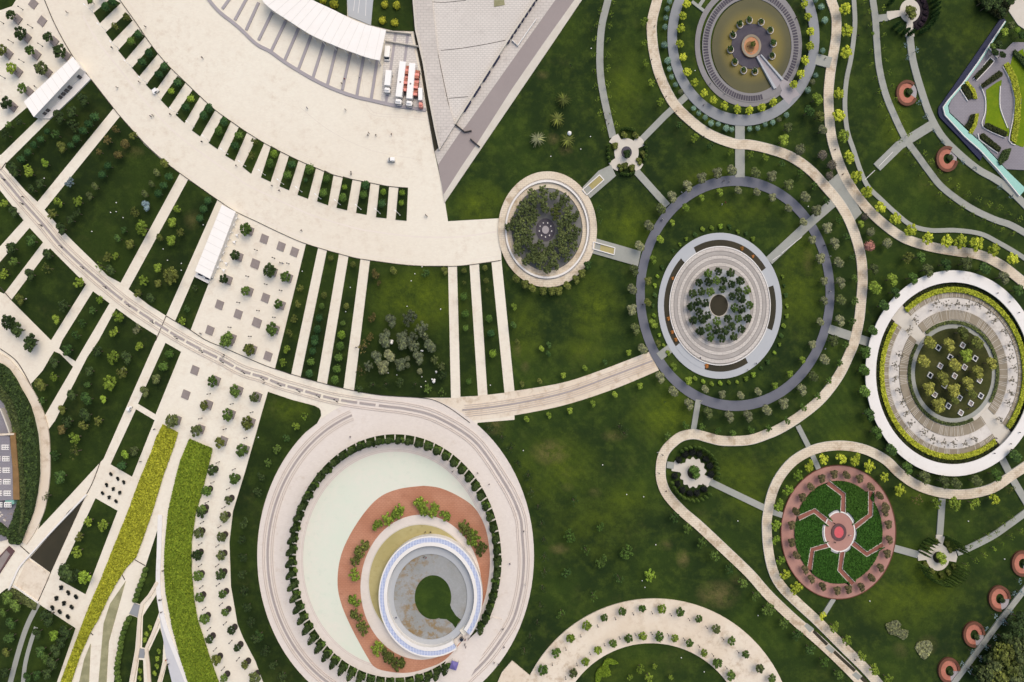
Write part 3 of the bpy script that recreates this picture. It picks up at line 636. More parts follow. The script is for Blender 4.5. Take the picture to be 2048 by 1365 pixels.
# little rosette gardens
def flare(name, p, q, w0, w1, par, z):
    (x0, y0), (x1, y1) = p, q; dx, dy = x1 - x0, y1 - y0; l = math.hypot(dx, dy); nx, ny = -dy / l, dx / l
    slab(name, [(x0 + nx * w0, y0 + ny * w0), (x1 + nx * w1, y1 + ny * w1), (x1 + dx * .08, y1 + dy * .08), (x1 - nx * w1, y1 - ny * w1), (x0 - nx * w0, y0 - ny * w0)], 'kerb', z, 0.05, par)
def rosette(c_, r, fl, label, dark='darkisland', scallop=False, bed=None):
    e = empty('rosette_garden', P(*c_), label, 'garden')
    if bed: ring('planting_bed', c_, bed[:2], (r * .8, r * .9), bed[2], 0.3, 0.0, *bed[3], parent=e)
    A = []
    for i in range(72):
        a = i * 5; rr = r * (1.06 + (.09 * math.cos(a * 13 * math.pi / 180) if scallop else 0)); A.append((c_[0] + rr * math.sin(R(a)), c_[1] - rr * 1.15 * math.cos(R(a))))
    v, f = strip(A, ell(*c_, r * .5, r * .55, 0, 360, 72), 0.4, 0.05, True); mesh('paved_ring', v, f, 'kerb', e)
    disc('centre_bed', c_, (r * .5, r * .55), dark, 0.5, 0.05, e); ring('centre_rim', c_, (r * .53, r * .59), (r * .47, r * .52), 'kerb', 0.55, 0.05, parent=e)
    for i, (q, w0, w1) in enumerate(fl): flare('flared_platform', c_, q, w0, w1, e, 0.42 + .004 * i)
rosette((1253,305), 23, [((1227,276),3,12),((1283,281),3,12),((1226,334),3,12),((1279,336),3,10)], 'rosette garden with four flared platforms where grey paths meet', scallop=False)
rosette((1386,946), 24, [((1347,932),3,11),((1420,966),3,11)], 'rosette garden with scalloped ring inside the loop of the cream path', 'soil', True)
rosette((1820,22), 19, [((1776,32),3,9),((1820,73),3,9)], 'rosette garden with dark purple planting at the upper right', 'soil', False, (38,42,'soilpurple',(35,170)))
rosette((1876,1115), 22, [((1881,1072),3,9),((1838,1111),3,11),((1912,1114),3,11)], 'rosette garden with three flared platforms ringed by leaning cypresses', 'soil')
# brick crescent benches
for (x, y), t, g0 in (((1815,186),'salmon crescent bench with a round bush, uppermost beside the grey path',(42,118)),((1895,318),'salmon crescent bench with a round bush, below the grey cross path',(28,100)),((2046,1128),'salmon crescent bench with a round bush, cut off by the right edge',(92,170)),((2000,1198),'salmon crescent bench, second from top beside the lower right path',(92,170)),((1949,1270),'salmon crescent bench, third from top beside the lower right path',(92,170)),((1899,1342),'salmon crescent bench, lowest beside the lower right path',(92,170))):
    e = empty('crescent_bench', P(x, y), t, 'bench', 'crescent benches beside the grey paths')
    ring('outer_wall', (x, y), (22,26), (17,20.3), 'rust', 0.9, 0.0, g0[1], g0[0] + 360, parent=e)
    ring('seat', (x, y), (17,20.3), (8,10), 'salmon', 0.5, 0.0, g0[1], g0[0] + 360, parent=e)
    ring('floor', (x, y), (18.5,22), (1,1), 'stripe', 0.2, 0.0, g0[0], g0[1], parent=e)

# great ring promenade, bowl, brick crescent and round glass building
gc = (790, 1121)
ring('planting_ring', gc, (213,252), (198,235), 'lawnd', 0.30)
n = 66; PR = []
for i in range(n): PR.append(360 / n * i)
bl = [strip(*[ell(*gc, r, r * 1.185, a - .35, a + .35, 1) for r in (213.5, 197.5)], .36, .1) for a in PR if not (126 < a < 150)]
v, f = merge(*bl); mesh('planting_ring_divider', v, f, 'kerb')['kind'] = 'structure'
slab('promenade', [(985,1235),(1004,1240),(930,1375),(875,1360),(893,1320)], 'ring_paving', 0.37)
disc('promenade', gc, (198,235), 'ring_paving', 0.32)
disc('bowl', (790,1119), (184,215), 'mint', 0.33)
bands('bowl_line', [ell(790,1119,r,r*1.175) + [ell(790,1119,r,r*1.175)[0]] for r in (184.5,187)] + [], 0.7, 'faint', 0.345, smooth=False)
BR = [(847,972),(800,978),(762,993),(731,1023),(700,1070),(681,1115),(675,1163),(681,1203),(700,1250),(732,1310),(750,1335),(780,1344),(815,1346),(850,1338),(890,1320),(930,1275),(955,1235),(967,1205),(975,1173),(980,1123),(975,1073),(964,1040),(945,1012),(912,990),(878,976)]
slab('brick_court', cr(BR + [BR[0]])[:-1], 'brick', 0.38)
disc('terrace', (842,1175), (121,145), 'ring_paving', 0.45); disc('dry_pool', (842,1167), (105,118), 'olivepool', 0.5); ring('terrace', (842,1167), (106,119), (104,117), 'kerb', 0.6)
rb = empty('round_pavilion', P(861,1194), 'round pavilion with blue glass ring roof around a stained court', 'building')
ZP = 4.0
def zr(name, r1, r0, mat, z, zb, a0=150, a1=490, cc=(861,1194)): return ring(name, cc, (r1, r1 * 1.165), (r0, r0 * 1.165), mat, z, zb, a0, a1, parent=rb)
zr('outer_wall', 104, 101.5, 'white', ZP, 0); zr('glass_roof', 101.5, 93.5, 'blueglass', ZP - .1, 3.0); zr('white_ring', 93.5, 87, 'white', ZP + .1, 0)
zr('inner_slope', 87, 73.5, 'silver', 1.6, 0.1, 0, 360); zr('slope_edge', 87.3, 86.3, 'metal', 1.75, .1, 0, 360)
disc('court_floor', (861,1192), (73.5,88), 'mossfloor', 1.2, 0.1, rb)
M['lawnm'] = grass('court_grass', (46,64,26), (60,80,28), (76,94,34), False, .1)
dp = ell(866,1195,36.5,44,160,470,50)
slab('court_lawn', dp + [(903,1218),(912,1232),(922,1240),(916,1247),(911,1257),(905,1248),(893,1239),(880,1238)][0:] , 'lawnm', 1.25, 0.1, rb)
slab('entrance_ramp', [(919,1262),(934,1248),(943,1258),(927,1272)], 'plaza', 2.0, 0.1, rb)
slab('door_opening', [(919,1279),(924,1276),(927,1281),(922,1285)], 'glassd', 2.2, 0.1, rb)

# corner building, upper right: glass trench walls around a lilac courtyard
cb = empty('sunken_building', P(1950,215), 'building with navy and teal glass edges round a lilac courtyard at upper right', 'building')
A_ = K(3,0,[(1870,135),(1640,470),(1500,670),(1365,860),(1362,905),(1375,940),(1530,1100),(1700,1285)]); B_ = K(3,0,[(1905,165),(1680,500),(1560,665),(1410,845),(1400,880),(1415,910),(1570,1080),(1720,1240)])
v, f = strip(A_, B_, 0.6, 0.0); mesh('navy_glass', v, f, 'navy', cb)
C_ = K(3,0,[(1905,175),(1690,510),(1575,670),(1465,800),(1440,850),(1450,905),(1600,1050),(1720,1160),(1910,1364)]) + [(2052,378)]; B2 = K(3,0,[(1900,172),(1680,505),(1562,668),(1440,810),(1405,860),(1420,920),(1575,1090),(1700,1200),(1850,1364)]) + [(2040,392)]
v, f = strip(C_, B2, 1.0, 0.0); mesh('teal_glass', v, f, 'teal', cb)
v, f = strip(off(B2, -.2), off(B2, 1.5), 1.15, 0.0); mesh('white_edge', v, f, 'white', cb)
slab('courtyard', K(3,0,[(1960,340),(1900,400),(1760,385),(1560,680),(1465,805),(1445,860),(1455,900),(1610,1045),(1730,1160),(1910,1355),(2100,1364),(2100,340)]), 'lilac', 0.35, 0.0, cb)
slab('courtyard_lawn', cr(K(3,0,[(1745,720),(1830,660),(1870,640),(1855,760),(1870,900),(1925,1020),(1925,1090),(1830,1070),(1740,1010),(1750,880),(1745,720)]))[:-1], 'lawnb', 0.45, 0.0, cb)
slab('courtyard_lawn', K(3,0,[(1960,440),(2040,390),(2100,600),(2100,1100),(2040,1180),(1960,1150),(2010,1000),(2030,800),(2000,650),(1940,520)]), 'lawnb', 0.45, 0.0, cb)
slab('service_road', K(3,0,[(1900,50),(1990,0),(2060,0),(2060,240),(2000,200)]), 'kerb', 0.3, 0, cb)
v, f = merge(*[strip(off(cr(K(3,0,q)), -.7), off(cr(K(3,0,q)), .7), .8, .1) for q in ([(1700,680),(1740,790),(1740,900),(1720,1015),(1900,1105)],[(1880,530),(1940,650),(1975,800),(1960,960),(1930,1125),(1980,1160)],[(1860,690),(1860,860),(1920,1025)],[(1535,710),(1575,770),(1600,810)],[(1680,1070),(1690,1115),(1840,1225)],[(1645,635),(1780,460),(1812,490),(1670,645)],[(1770,385),(1840,465)])]); mesh('low_wall', v, f, 'white', cb)
# curved and straight canopies on the left
def canopy(name, roof, h, label, th=0.35, openings=None, inset=2.0):
    cx_ = sum(p[0] for p in roof) / len(roof); cy_ = sum(p[1] for p in roof) / len(roof)
    e = empty(name, P(cx_, cy_, h)[:2] + (0,), label, 'building')
    v, f = prism(roof, h, h - th); 
    bot = v[len(v)//2:]; f = f + [tuple(range(len(v)//2, len(v)))[::-1]]
    mesh('roof', v, f, 'roofwhite', e)
    q = [(cx_ + (x - cx_) * (1 - inset / 60), cy_ + (y - cy_) * (1 - inset / 60)) for x, y in roof]
    if inset > 0: v, f = prism(q, h - th, 0.0); mesh('wall', v, f, 'white', e)
    else:
        for x, y in roof[3:-3:4]:
            bx, by, _ = P(x * .97 + cx_ * .03, y * .97 + cy_ * .03, h); v, f = tube((bx, by, 0), (bx, by, h - th), .22, .22, 8); mesh('column', v, f, 'white', e)
    # roof seams and vents
    n = 9 if inset > 0 else 0
    if n:
        a, b, c_, d_ = roof; le = lambda p, q, t_: (p[0] + (q[0] - p[0]) * t_, p[1] + (q[1] - p[1]) * t_)
        lng = math.dist(a, b) < math.dist(b, c_)
        if not lng: a, b, c_, d_ = b, c_, d_, a
        v, f = merge(*[strip(off([le(a, d_, i / n), le(b, c_, i / n)], -.35), off([le(a, d_, i / n), le(b, c_, i / n)], .35), h + .05, h) for i in range(1, n)]); mesh('roof_seam', v, f, 'seam', e)
    return e
k1 = K(0,0,[(582,455),(642,540),(270,938),(190,815)])
e1 = canopy('white_pavilion', k1, 5.0, 'long white pavilion with a flat roof and dark openings at upper left')
def opening(e, x, y, h=2.4, s_=3.2, ang=-45):
    x += 1.6; y += 1.3
    ca, sa = math.cos(R(ang)), math.sin(R(ang)); q = [(x + a * ca - b * sa, y + a * sa + b * ca) for a, b in ((-s_,-1.6),(s_,-1.6),(s_,1.6),(-s_,1.6))]
    slab('opening', q, 'glassd', h, 0.0, e)
for x, y in K(0,0,[(618,605),(540,688),(515,715),(488,740),(463,765),(362,870),(336,895),(306,922)]): opening(e1, x, y)
slab('paving', K(0,0,[(640,540),(670,575),(725,632),(600,760),(400,950),(300,945),(270,935)]), 'white')
k2 = K(0,1,[(1775,275),(1885,330),(1680,868),(1560,805)])
e2 = canopy('white_pavilion', k2, 3.6, 'long white pavilion with a flat roof beside the plaza with tree pits')
slab('back_wall', K(0,1,[(1570,815),(1555,850),(1665,905),(1680,870)]), 'white', 1.2, 0, e2)
for x, y in K(0,1,[(1595,830),(1650,860)]): opening(e2, x, y, 1.3, 4, 22)
k3 = cr(K(1,0,[(-400,-220),(-200,-90),(50,0),(60,20),(135,85),(250,160),(440,280),(640,370),(870,455),(990,485)])[2:]) + cr(K(1,0,[(1040,240),(940,215),(800,170),(620,80),(450,0),(250,-110),(60,-220)]))
e3 = canopy('curved_canopy', k3, 6.0, 'large curved white canopy roof over the striped forecourt by the stadium', 0.5, inset=-1)
_up = cr(K(1,0,[(1040,240),(940,215),(800,170),(620,80),(450,0),(250,-110)]), 3); _lo = cr(K(1,0,[(990,485),(870,455),(640,370),(440,280),(250,160),(135,85),(60,20),(50,0)]), 3)
v, f = merge(*[strip(off(q, -.3), off(q, .3), 6.05, 6.0) for q in ([(_up[int(len(_up) * i / 15)], _lo[int(len(_lo) * i / 15)]) for i in range(1, 15)])]); mesh('roof_seam', v, f, 'seam', e3)
v, f = merge(*[strip(off(q, -.7), off(q, .7), 1.6, .1) for q in (K(1,0,[(1035,325),(1300,370)]), K(1,0,[(1040,245),(1240,268)]))]); tag(mesh('railing', v, f, 'kerb'), 'pale railing across the forecourt between canopy and stone wall', 'railing')
# stadium podium wall and parapet with dark slots
pd = empty('stadium_wall', P(870,100), 'sloping grey stone podium wall of the stadium beside the dark hedge trench', 'wall')
slab('stone_face', [(822,-60),(857,-60),(876,110),(892,195),(910,250),(880,298),(870,255),(858,190),(848,125),(832,60)], 'stonegrey', 1.6, 0, pd)
v, f = strip([(820,-60),(830,60),(845,125),(856,192),(868,255),(878,300)], [(823,-60),(833,60),(848,125),(859,192),(871,255),(880,298)], 1.9, 0); mesh('coping', v, f, 'kerb', pd)
pp = empty('parapet', P(980,150), 'stone parapet with dark slots along the stepped terrace by the ramp road', 'parapet')
Q = [(1100,-50),(1069,0),(1024,67),(966,158),(909,248)]
v, f = strip(off(Q, -1.5), off(Q, 2), 2.0, 0); mesh('wall', v, f, 'kerb', pp)
for s_ in ([subline(Q, 10 + 13 * i, 17 + 13 * i) for i in range(12)] + [subline(Q, 190 + 36 * i, 214 + 36 * i) for i in range(4)]): v, f = strip(off(s_, -4.2), off(s_, -2.2), 1.7, .3); mesh('slot', v, f, 'navy', pp)
v, f = merge(*[strip(off(q, -.8), off(q, .8), 1.4, 0) for q in (K(1,0,[(1590,990),(1670,1055),(1725,1045)]), K(1,0,[(1715,1110),(1760,1150),(1790,1175)]))]); tag(mesh('gate_barrier', v, f, 'darkmetal'), 'thin dark gate barrier across the lower end of the ramp road', 'gate')
v, f = merge(*[strip(off(q, -.8), off(q, .8), 1.3, .2) for q in (K(2,0,[(0,320),(45,365),(195,150)]),)]); tag(mesh('low_kerb', v, f, 'white'), 'angular pale kerb between parapet and ramp road', 'kerb')
lp = K(1,0,[(1905,0),(1985,0),(1990,40),(1905,55)]); slab('skylight', lp, 'gravel', 1.1, 0.5, kind=None); tag(bpy.data.objects['skylight'], 'small square skylight in the stepped stone terrace at the top', 'skylight')
# cafe on the far left
cf = empty('cafe_terrace', P(12,920), 'cafe building with brown roof strip and white roof panels at the left edge', 'building')
slab('brown_roof', K(0,2,[(80,735),(122,735),(135,900),(150,1100),(155,1270),(105,1270),(100,1000),(85,850)]), 'roofbrown', 3.2, 0, cf)
slab('roof_frame', K(0,2,[(-80,750),(75,765),(98,1000),(105,1270),(-80,1285)]), 'lilac', 3.0, 0, cf)
for j in range(6):
    y = 830 + j * 92
    for i_ in range(2):
        x0 = -60 + i_ * 72 + j * 4; slab('roof_panel', K(0,2,[(x0,y),(x0+58,y),(x0+58,y+42),(x0,y+42)]), 'white', 3.2, 3.0, cf)
        v, f = merge(*[prism(ell(x0/4 + 3 + (q % 4) * 3.4, 682.3 + y/4 + 3 + (q // 4) * 4.6, 1.0, 1.1, n=8), 3.26, 3.2) for q in range(8)]); mesh('roof_dome', v, f, 'glassd', cf)
slab('teal_kiosk', K(0,2,[(40,1272),(108,1268),(110,1305),(42,1318)]), 'teal', 2.4, 0, cf); slab('beam', K(0,2,[(-80,745),(110,738),(110,752),(-80,762)]), 'cream', 3.5, 2.8, cf)
v, f = strip(*[off(cr(K(0,2,[(0,540),(40,640),(75,740)])), d_) for d_ in (-1.2, 1.2)], 2.6, 0); mesh('curved_beam', v, f, 'kerb', cf)
mr = K(0,3,[(-60,420),(68,280),(112,322),(-20,520),(-60,560)]); e = empty('planter_frame', P(0,1125), 'maroon rectangular planter frame on the pale paving at the left edge', 'planter')
v, f = strip(mr + [mr[0]], [((x - 0) * .72, 1128 + (y - 1128) * .78) for x, y in mr + [mr[0]]], .6, 0); mesh('frame', v, f, 'maroon', e); slab('bed', [(x * .72, 1128 + (y - 1128) * .78) for x, y in mr], 'pit', .4, 0, e)
# ---------------------------------------------------------------- hedges: leafy blocks following an outline
def leafbox(pts, z0, z1, dens, size, jit=0.25):
    """leaf faces scattered over the top and rim of an outline (photograph pixels)"""
    V, F = [], []
    xs = [p[0] for p in pts]; ys = [p[1] for p in pts]; x0, x1, y0, y1 = min(xs), max(xs), min(ys), max(ys)
    def inside(x, y):
        c = False; j = len(pts) - 1
        for i in range(len(pts)):
            if (pts[i][1] > y) != (pts[j][1] > y) and x < (pts[j][0] - pts[i][0]) * (y - pts[i][1]) / (pts[j][1] - pts[i][1]) + pts[i][0]: c = not c
            j = i
        return c
    n = int((x1 - x0) * (y1 - y0) * dens)
    for _ in range(n):
        x, y = random.uniform(x0, x1), random.uniform(y0, y1)
        if not inside(x, y): continue
        leaf(V, F, P(x, y, z1 + random.uniform(-jit, jit)), size * random.uniform(.6, 1.4))
    for i in range(len(pts)):
        a, b = pts[i], pts[(i + 1) % len(pts)]
        for _ in range(int(math.dist(a, b) * 1.5)):
            t = random.random(); leaf(V, F, P(a[0] + (b[0] - a[0]) * t + random.uniform(-.5,.5), a[1] + (b[1] - a[1]) * t + random.uniform(-.5,.5), random.uniform(z0, z1)), size)
    return V, F
def leaf(V, F, c, s_, nrm=None):
    u = Vector((random.gauss(0, 1), random.gauss(0, 1), random.gauss(0, .45) if nrm is None else random.gauss(0, 1))).normalized()
    if nrm is not None: u = (u - nrm * u.dot(nrm) * .6).normalized()
    w_ = u.cross(Vector((0, 0, 1)) if nrm is None else nrm)
    w_ = (w_ + Vector((random.gauss(0, .35), random.gauss(0, .35), random.gauss(0, .35)))).normalized()
    c = Vector(c); n = len(V)
    for a, b in ((-1, -.7), (.9, -.8), (1, .7), (-.8, .9)): V.append(tuple(c + u * a * s_ * .5 + w_ * b * s_ * .5))
    F.append((n, n + 1, n + 2, n + 3))
def hedge(name, pts, mat, h, label, cat='hedge', dens=0.5, size=0.5, group=None, kind=None, z0=0.02):
    pts = [p[:2] for p in pts]
    v, f = merge(prism(pts, h - .15, z0), leafbox(pts, z0, h, dens, size))
    o = mesh(name, v, f, mat); tag(o, label, cat, group, kind); return o
M['f_ymass'] = foliage('yellow_green_planting', (142,148,4), (178,178,8), f=1.17, rnd=0.02, patch=0.6); M['f_gmass'] = foliage('bright_green_planting', (98,122,4), (128,144,8), f=1.2, rnd=0.02, patch=0.6)
M['f_maze'] = foliage('dark_parterre_hedge', (42,78,12), (48,84,14), f=1.4, rnd=0.02, patch=0.25)
M['fy2'] = foliage('yellow_hedge', (160,166,14), (186,188,30), f=1.15, rnd=0.05)
M['fdk'] = foliage('dark_hedge', (44,52,24), (66,70,34), f=1.3, rnd=0.05)
hedge('planted_strip', Y1, 'f_ymass', 0.65, 'long yellow green planted strip tapering to the bottom edge', 'planting', 1.0, .55)
hedge('planted_strip', Y2, 'f_gmass', 0.75, 'broad curved green planted strip beside the rows of plaza trees', 'planting', 1.0, .55)
v, f = strip(off(Y2[:10], -.9), off(Y2[:10], .9), .12, 0); mesh('path_edge', v, f, 'line')['kind'] = 'structure'
HB = [(0,728),(14,738),(28,758),(42,785),(55,812),(63,838),(70,870),(73,905),(74,950),(69,990),(62,1023),(50,1058),(38,1088),(20,1086),(14,1070),(26,1040),(38,1000),(44,960),(48,920),(47,890),(40,860),(34,830),(24,800),(0,768)]
hedge('hedge', HB, 'f_dp', 2.2, 'tall dark hedge between the curved path and the cafe at the left edge', 'hedge', 1.1, .9)
hedge('hedge', [(0,772),(22,800),(34,836),(42,875),(44,920),(50,985),(46,1040),(38,1070),(44,1030),(38,985),(32,925),(30,880),(24,845),(10,808),(-5,790)], 'f_hg', 2.6, 'narrow dull green hedge behind the brown cafe roof', 'hedge', 1.2, .8)
hedge('hedge', K(0,3,[(-20,90),(0,95),(60,150),(40,200),(-20,170)]), 'f_dp', 1.6, 'short dark hedge beside the rubble heap at the left edge', dens=1.2, size=.6)
hedge('hedge', K(0,3,[(50,640),(110,625),(290,735),(280,790),(40,660)]), 'f_hg', 1.0, 'low dull green hedge below the small cream square', dens=1.2, size=.5)
def arcband(c_, r1, r0, a0, a1):
    return ell(*c_, *r1, a0, a1, max(6, int(abs(a1 - a0) / 4))) + ell(*c_, *r0, a0, a1, max(6, int(abs(a1 - a0) / 4)))[::-1]
for a0, a1, t in ((319,490,'long yellow hedge along the upper right side of the white ring terraces'),(144,306,'long yellow hedge along the lower left side of the white ring terraces')):
    hedge('yellow_hedge', arcband(wc, (147,172), (139.5,163), a0, a1), 'fy2', 1.3, t, dens=1.2, size=.5, z0=.2); hedge('ground_cover', arcband(wc, (153,180), (148,173), a0 + 1, a1 - 1), 'fdk', .7, None, None, .5, .6, None, 'stuff', z0=.2)
for a0, a1, t in ((322,484,'narrow dull hedge along the upper right of the inner walk of the white ring'),(154,304,'narrow dull hedge along the lower left of the inner walk of the white ring')):
    hedge('hedge', arcband(wc, (90.5,105), (86,99.5), a0, a1), 'f_hg', .9, t, dens=1.2, size=.4, z0=.2)
# parterre fields between the zigzags
angs = []
zin = [z_[-1] for z_ in ZIG]
for i in range(6):
    A0, A1 = ZIG[i], ZIG[(i + 1) % 6]
    ang = lambda p: math.degrees(math.atan2((p[0] - bc[0]), -(p[1] - bc[1]) / 1.17)) % 360
    if i < 5 or True:
        a_out0, a_out1 = ang(A0[0]) if i in (0, 1, 5) else None, None
def outer_end(z_): return max((z_[0], z_[-1]), key=lambda p: math.hypot(p[0] - bc[0], (p[1] - bc[1]) / 1.17))
def oriented(z_): return z_ if outer_end(z_) == z_[-1] else z_[::-1]      # inner end first
ZO = sorted([oriented(z_) for z_ in ZIG], key=lambda z_: math.atan2(z_[0][0] - 1679, -(z_[0][1] - 1064)) % (2 * math.pi))
for i in range(6):
    a, b = ZO[i], ZO[(i + 1) % 6]; an = lambda p: math.degrees(math.atan2(p[0] - bc[0], -(p[1] - bc[1]) / 1.17)) % 360
    a0, a1 = an(a[-1]), an(b[-1]); a1 = a1 if a1 > a0 else a1 + 360
    i0, i1 = math.degrees(math.atan2(a[0][0] - 1679, -(a[0][1] - 1064) / 1.28)) % 360, math.degrees(math.atan2(b[0][0] - 1679, -(b[0][1] - 1064) / 1.28)) % 360; i1 = i1 if i1 > i0 else i1 + 360
    pa = off(a, 6.2); pb = off(b, -6.2)
    pts = pa[:-1] + [pa[-1]] + ell(*bc, 87, 102, a0 + 5, a1 - 5, 10) + pb[::-1] + ell(1679,1064,36,46, i1 - 14, i0 + 14, 5)
    hedge('parterre_hedge', pts, 'f_maze', 1.0, f'dark green parterre hedge field, {nth(i+1)} clockwise from the top zigzag path', 'hedge', .9, .45, 'parterre hedge fields', z0=.2)
# hedges of the courtyard
for nm, q, m, h, t in (('hedge',[(1650,615),(1775,478),(1800,492),(1672,632)],'fdk',1.2,'straight framed hedge at the upper end of the lilac courtyard'),
 ('hedge',[(1705,680),(1850,568),(1878,590),(1870,610),(1720,705)],'fdk',1.2,'dark straight hedge crossing the lilac courtyard above its lawn'),
 ('hedge',[(1545,690),(1575,672),(1640,740),(1655,780),(1605,795),(1575,750)],'fdk',1.0,'dark curved hedge beside the upper yellow hedge of the courtyard'),
 ('yellow_hedge',[(1575,655),(1600,655),(1655,720),(1675,790),(1648,790),(1630,730)],'fy2',1.1,'short curved yellow hedge at the upper left of the courtyard'),
 ('hedge',[(1625,920),(1660,915),(1650,990),(1610,1040),(1572,1015),(1605,975)],'fdk',1.0,'dark curved hedge beside the lower yellow hedge of the courtyard'),
 ('yellow_hedge',[(1660,915),(1685,912),(1670,1000),(1630,1075),(1608,1060),(1645,990)],'fy2',1.1,'short curved yellow hedge at the lower left of the courtyard'),
 ('yellow_hedge',[(1890,520),(1925,500),(1990,620),(2022,780),(2018,950),(1985,1145),(1945,1120),(1975,950),(1980,790),(1945,640)],'fy2',1.1,'long curved yellow hedge at the right of the courtyard'),
 ('hedge',[(1735,1000),(1755,985),(1915,1060),(1905,1095),(1730,1015)],'fdk',1.2,'dark hedge below the courtyard lawn'),
 ('hedge',[(1705,1075),(1725,1070),(1865,1185),(1850,1215),(1705,1105)],'fdk',1.2,'dark framed hedge at the lower end of the courtyard'),
 ('hedge',[(1975,400),(2100,500),(2100,580),(1970,430)],'f_dp',1.6,'dark hedge at the right edge above the yellow hedge'),
 ('hedge',[(1890,1200),(1945,1190),(1920,1270),(1860,1320),(1845,1290)],'f_dp',1.6,'dark bush hedge at the bottom corner of the courtyard')):
    hedge(nm, K(3,0,q), m, h, t, dens=1.6, size=.4)
v, f = leafbox(K(3,0,[(1670,-10),(1950,-10),(1900,130),(1860,150),(1770,90)]), .2, 1.2, 1.0, .9); o = mesh('shrub_mass', v, f, 'fdk'); tag(o, kind='stuff')
# topiary bird and rock garden
TB = cr(K(2,3,[(670,1380),(672,1300),(690,1265),(725,1240),(740,1195),(765,1178),(800,1185),(850,1215),(815,1225),(775,1218),(765,1240),(785,1280),(790,1310),(760,1325),(715,1325),(695,1380)]))
hedge('topiary', TB, 'f_gmass', 1.0, 'curving bright green topiary hedge on the lawn inside the bottom crescent', 'topiary', 1.5, .4)
for pts, t in ((K(3,3,[(945,905),(1030,875),(1060,905),(1050,940),(1120,960),(1110,1005),(1080,1025),(1030,990),(970,975)]),'mound of grey green rocks and creepers on the lower right lawn'),(K(3,3,[(1200,1050),(1290,1040),(1310,1100),(1250,1180),(1180,1090)]),'faint patch of low grey creepers below the rock mound')):
    hedge('ground_cover_mound', cr(pts + [pts[0]])[:-1], 'f_og', .45, t, 'plant', .9, .6)
# ---------------------------------------------------------------- tree prototypes (unit radius crowns, shared mesh data)
def blob(V, F, c, r, sub=1):
    bm = bmesh.new(); bmesh.ops.create_icosphere(bm, subdivisions=sub, radius=1)
    n = len(V)
    for v in bm.verts:
        q = v.co * r * random.uniform(.85, 1.1); V.append((c[0] + q.x, c[1] + q.y, c[2] + q.z))
    for f_ in bm.faces: F.append(tuple(n + v.index for v in f_.verts))
    bm.free()
def crown(lobes, nleaf, size, core=.78, zs=.85):
    V, F = [], []
    for c_, r in lobes:
        c_ = Vector(c_)
        if core: blob(V, F, c_, r * core)
        for _ in range(int(nleaf)):
            d_ = Vector((random.gauss(0,1), random.gauss(0,1), random.gauss(.25,1))).normalized()
            leaf(V, F, c_ + d_ * r * random.uniform(.82, 1.1), size * random.uniform(.6, 1.3), d_)
    return [(x, y, z * zs) for x, y, z in V], F
def mk(form):
    if form == 'ball':
        L = [((0,0,0), .86)] + [((math.cos(a) * .35, math.sin(a) * .35, random.uniform(.05,.3)), .55) for a in (random.random() * 6.3 for _ in range(4))]
        return crown(L, 110, .2, .8)
    if form == 'lobed':
        L = [((0,0,.15), .5)]
        n = random.choice((7, 8, 9))
        for i in range(n):
            a = 6.283 * i / n + random.uniform(-.2, .2); q = random.uniform(.5, .78); L.append(((math.cos(a) * q, math.sin(a) * q, random.uniform(-.2,.25)), random.uniform(.2,.32)))
        for i in range(4):
            a = random.random() * 6.3; L.append(((math.cos(a) * .3, math.sin(a) * .3, .4), .28))
        return crown(L, 42, .19, .8)
    if form == 'open':
        L = [((0,0,0), .42)]
        for i in range(17):
            a = random.random() * 6.283; q = random.uniform(.35, .8); L.append(((math.cos(a) * q, math.sin(a) * q, random.uniform(-.15,.5) * (1 - q * .5)), random.uniform(.16,.27)))
        return crown(L, 28, .16, .7)
    if form == 'thin':
        L = []
        for i in range(16):
            a = random.random() * 6.283; q = random.uniform(.15, .9); L.append(((math.cos(a) * q, math.sin(a) * q, random.uniform(-.1,.5)), random.uniform(.1,.18)))
        return crown(L, 14, .13, 0)
    if form == 'bushy':
        L = [((math.cos(a) * q, math.sin(a) * q, random.uniform(-.1,.2)), random.uniform(.35,.5)) for a, q in ((random.random() * 6.28, random.uniform(.2,.55)) for _ in range(6))]
        return crown(L, 60, .24, .8, .7)
def branches(n=5):
    parts = [tube((0,0,0), (0,0,1), .11, .07)]
    for i in range(n):
        a = 6.28 * i / n + random.uniform(-.4,.4); z0 = random.uniform(.6,.85); parts.append(tube((0,0,z0), (math.cos(a) * .45, math.sin(a) * .45, 1.15 + random.uniform(0,.25)), .05, .02, 4))
    return merge(*parts)
CR = {}
for fm, cnt in (('ball',3),('lobed',5),('open',4),('thin',3),('bushy',3)):
    CR[fm] = []
    for _ in range(cnt):
        v, f = mk(fm); me = bpy.data.meshes.new('crown'); me.from_pydata(v, [], f); me.materials.append(None); CR[fm].append(me)
def spindle(h=6.0, r=.85):
    V, F = [], []
    for i in range(6):
        z = .5 + i * h / 6.6; rr = r * math.sin(math.pi * min(.97, (i + 1.1) / 7.2)) ** .7; blob(V, F, (0,0,z), rr * .8)
    for _ in range(420):
        t = random.random(); z = .25 + t * h; rr = r * math.sin(math.pi * min(.99, (t * .93 + .1))) ** .65
        a = random.random() * 6.283; leaf(V, F, (math.cos(a) * rr, math.sin(a) * rr, z), .3, Vector((math.cos(a), math.sin(a), .3)).normalized())
    return V, F
CR['spindle'] = []
for _ in range(3):
    v, f = spindle(); me = bpy.data.meshes.new('crown'); me.from_pydata(v, [], f); me.materials.append(None); CR['spindle'].append(me)
TR = []
for _ in range(2):
    v, f = branches(); me = bpy.data.meshes.new('trunk'); me.from_pydata(v, [], f); me.materials.append(M['bark']); TR.append(me)
CRM = {}
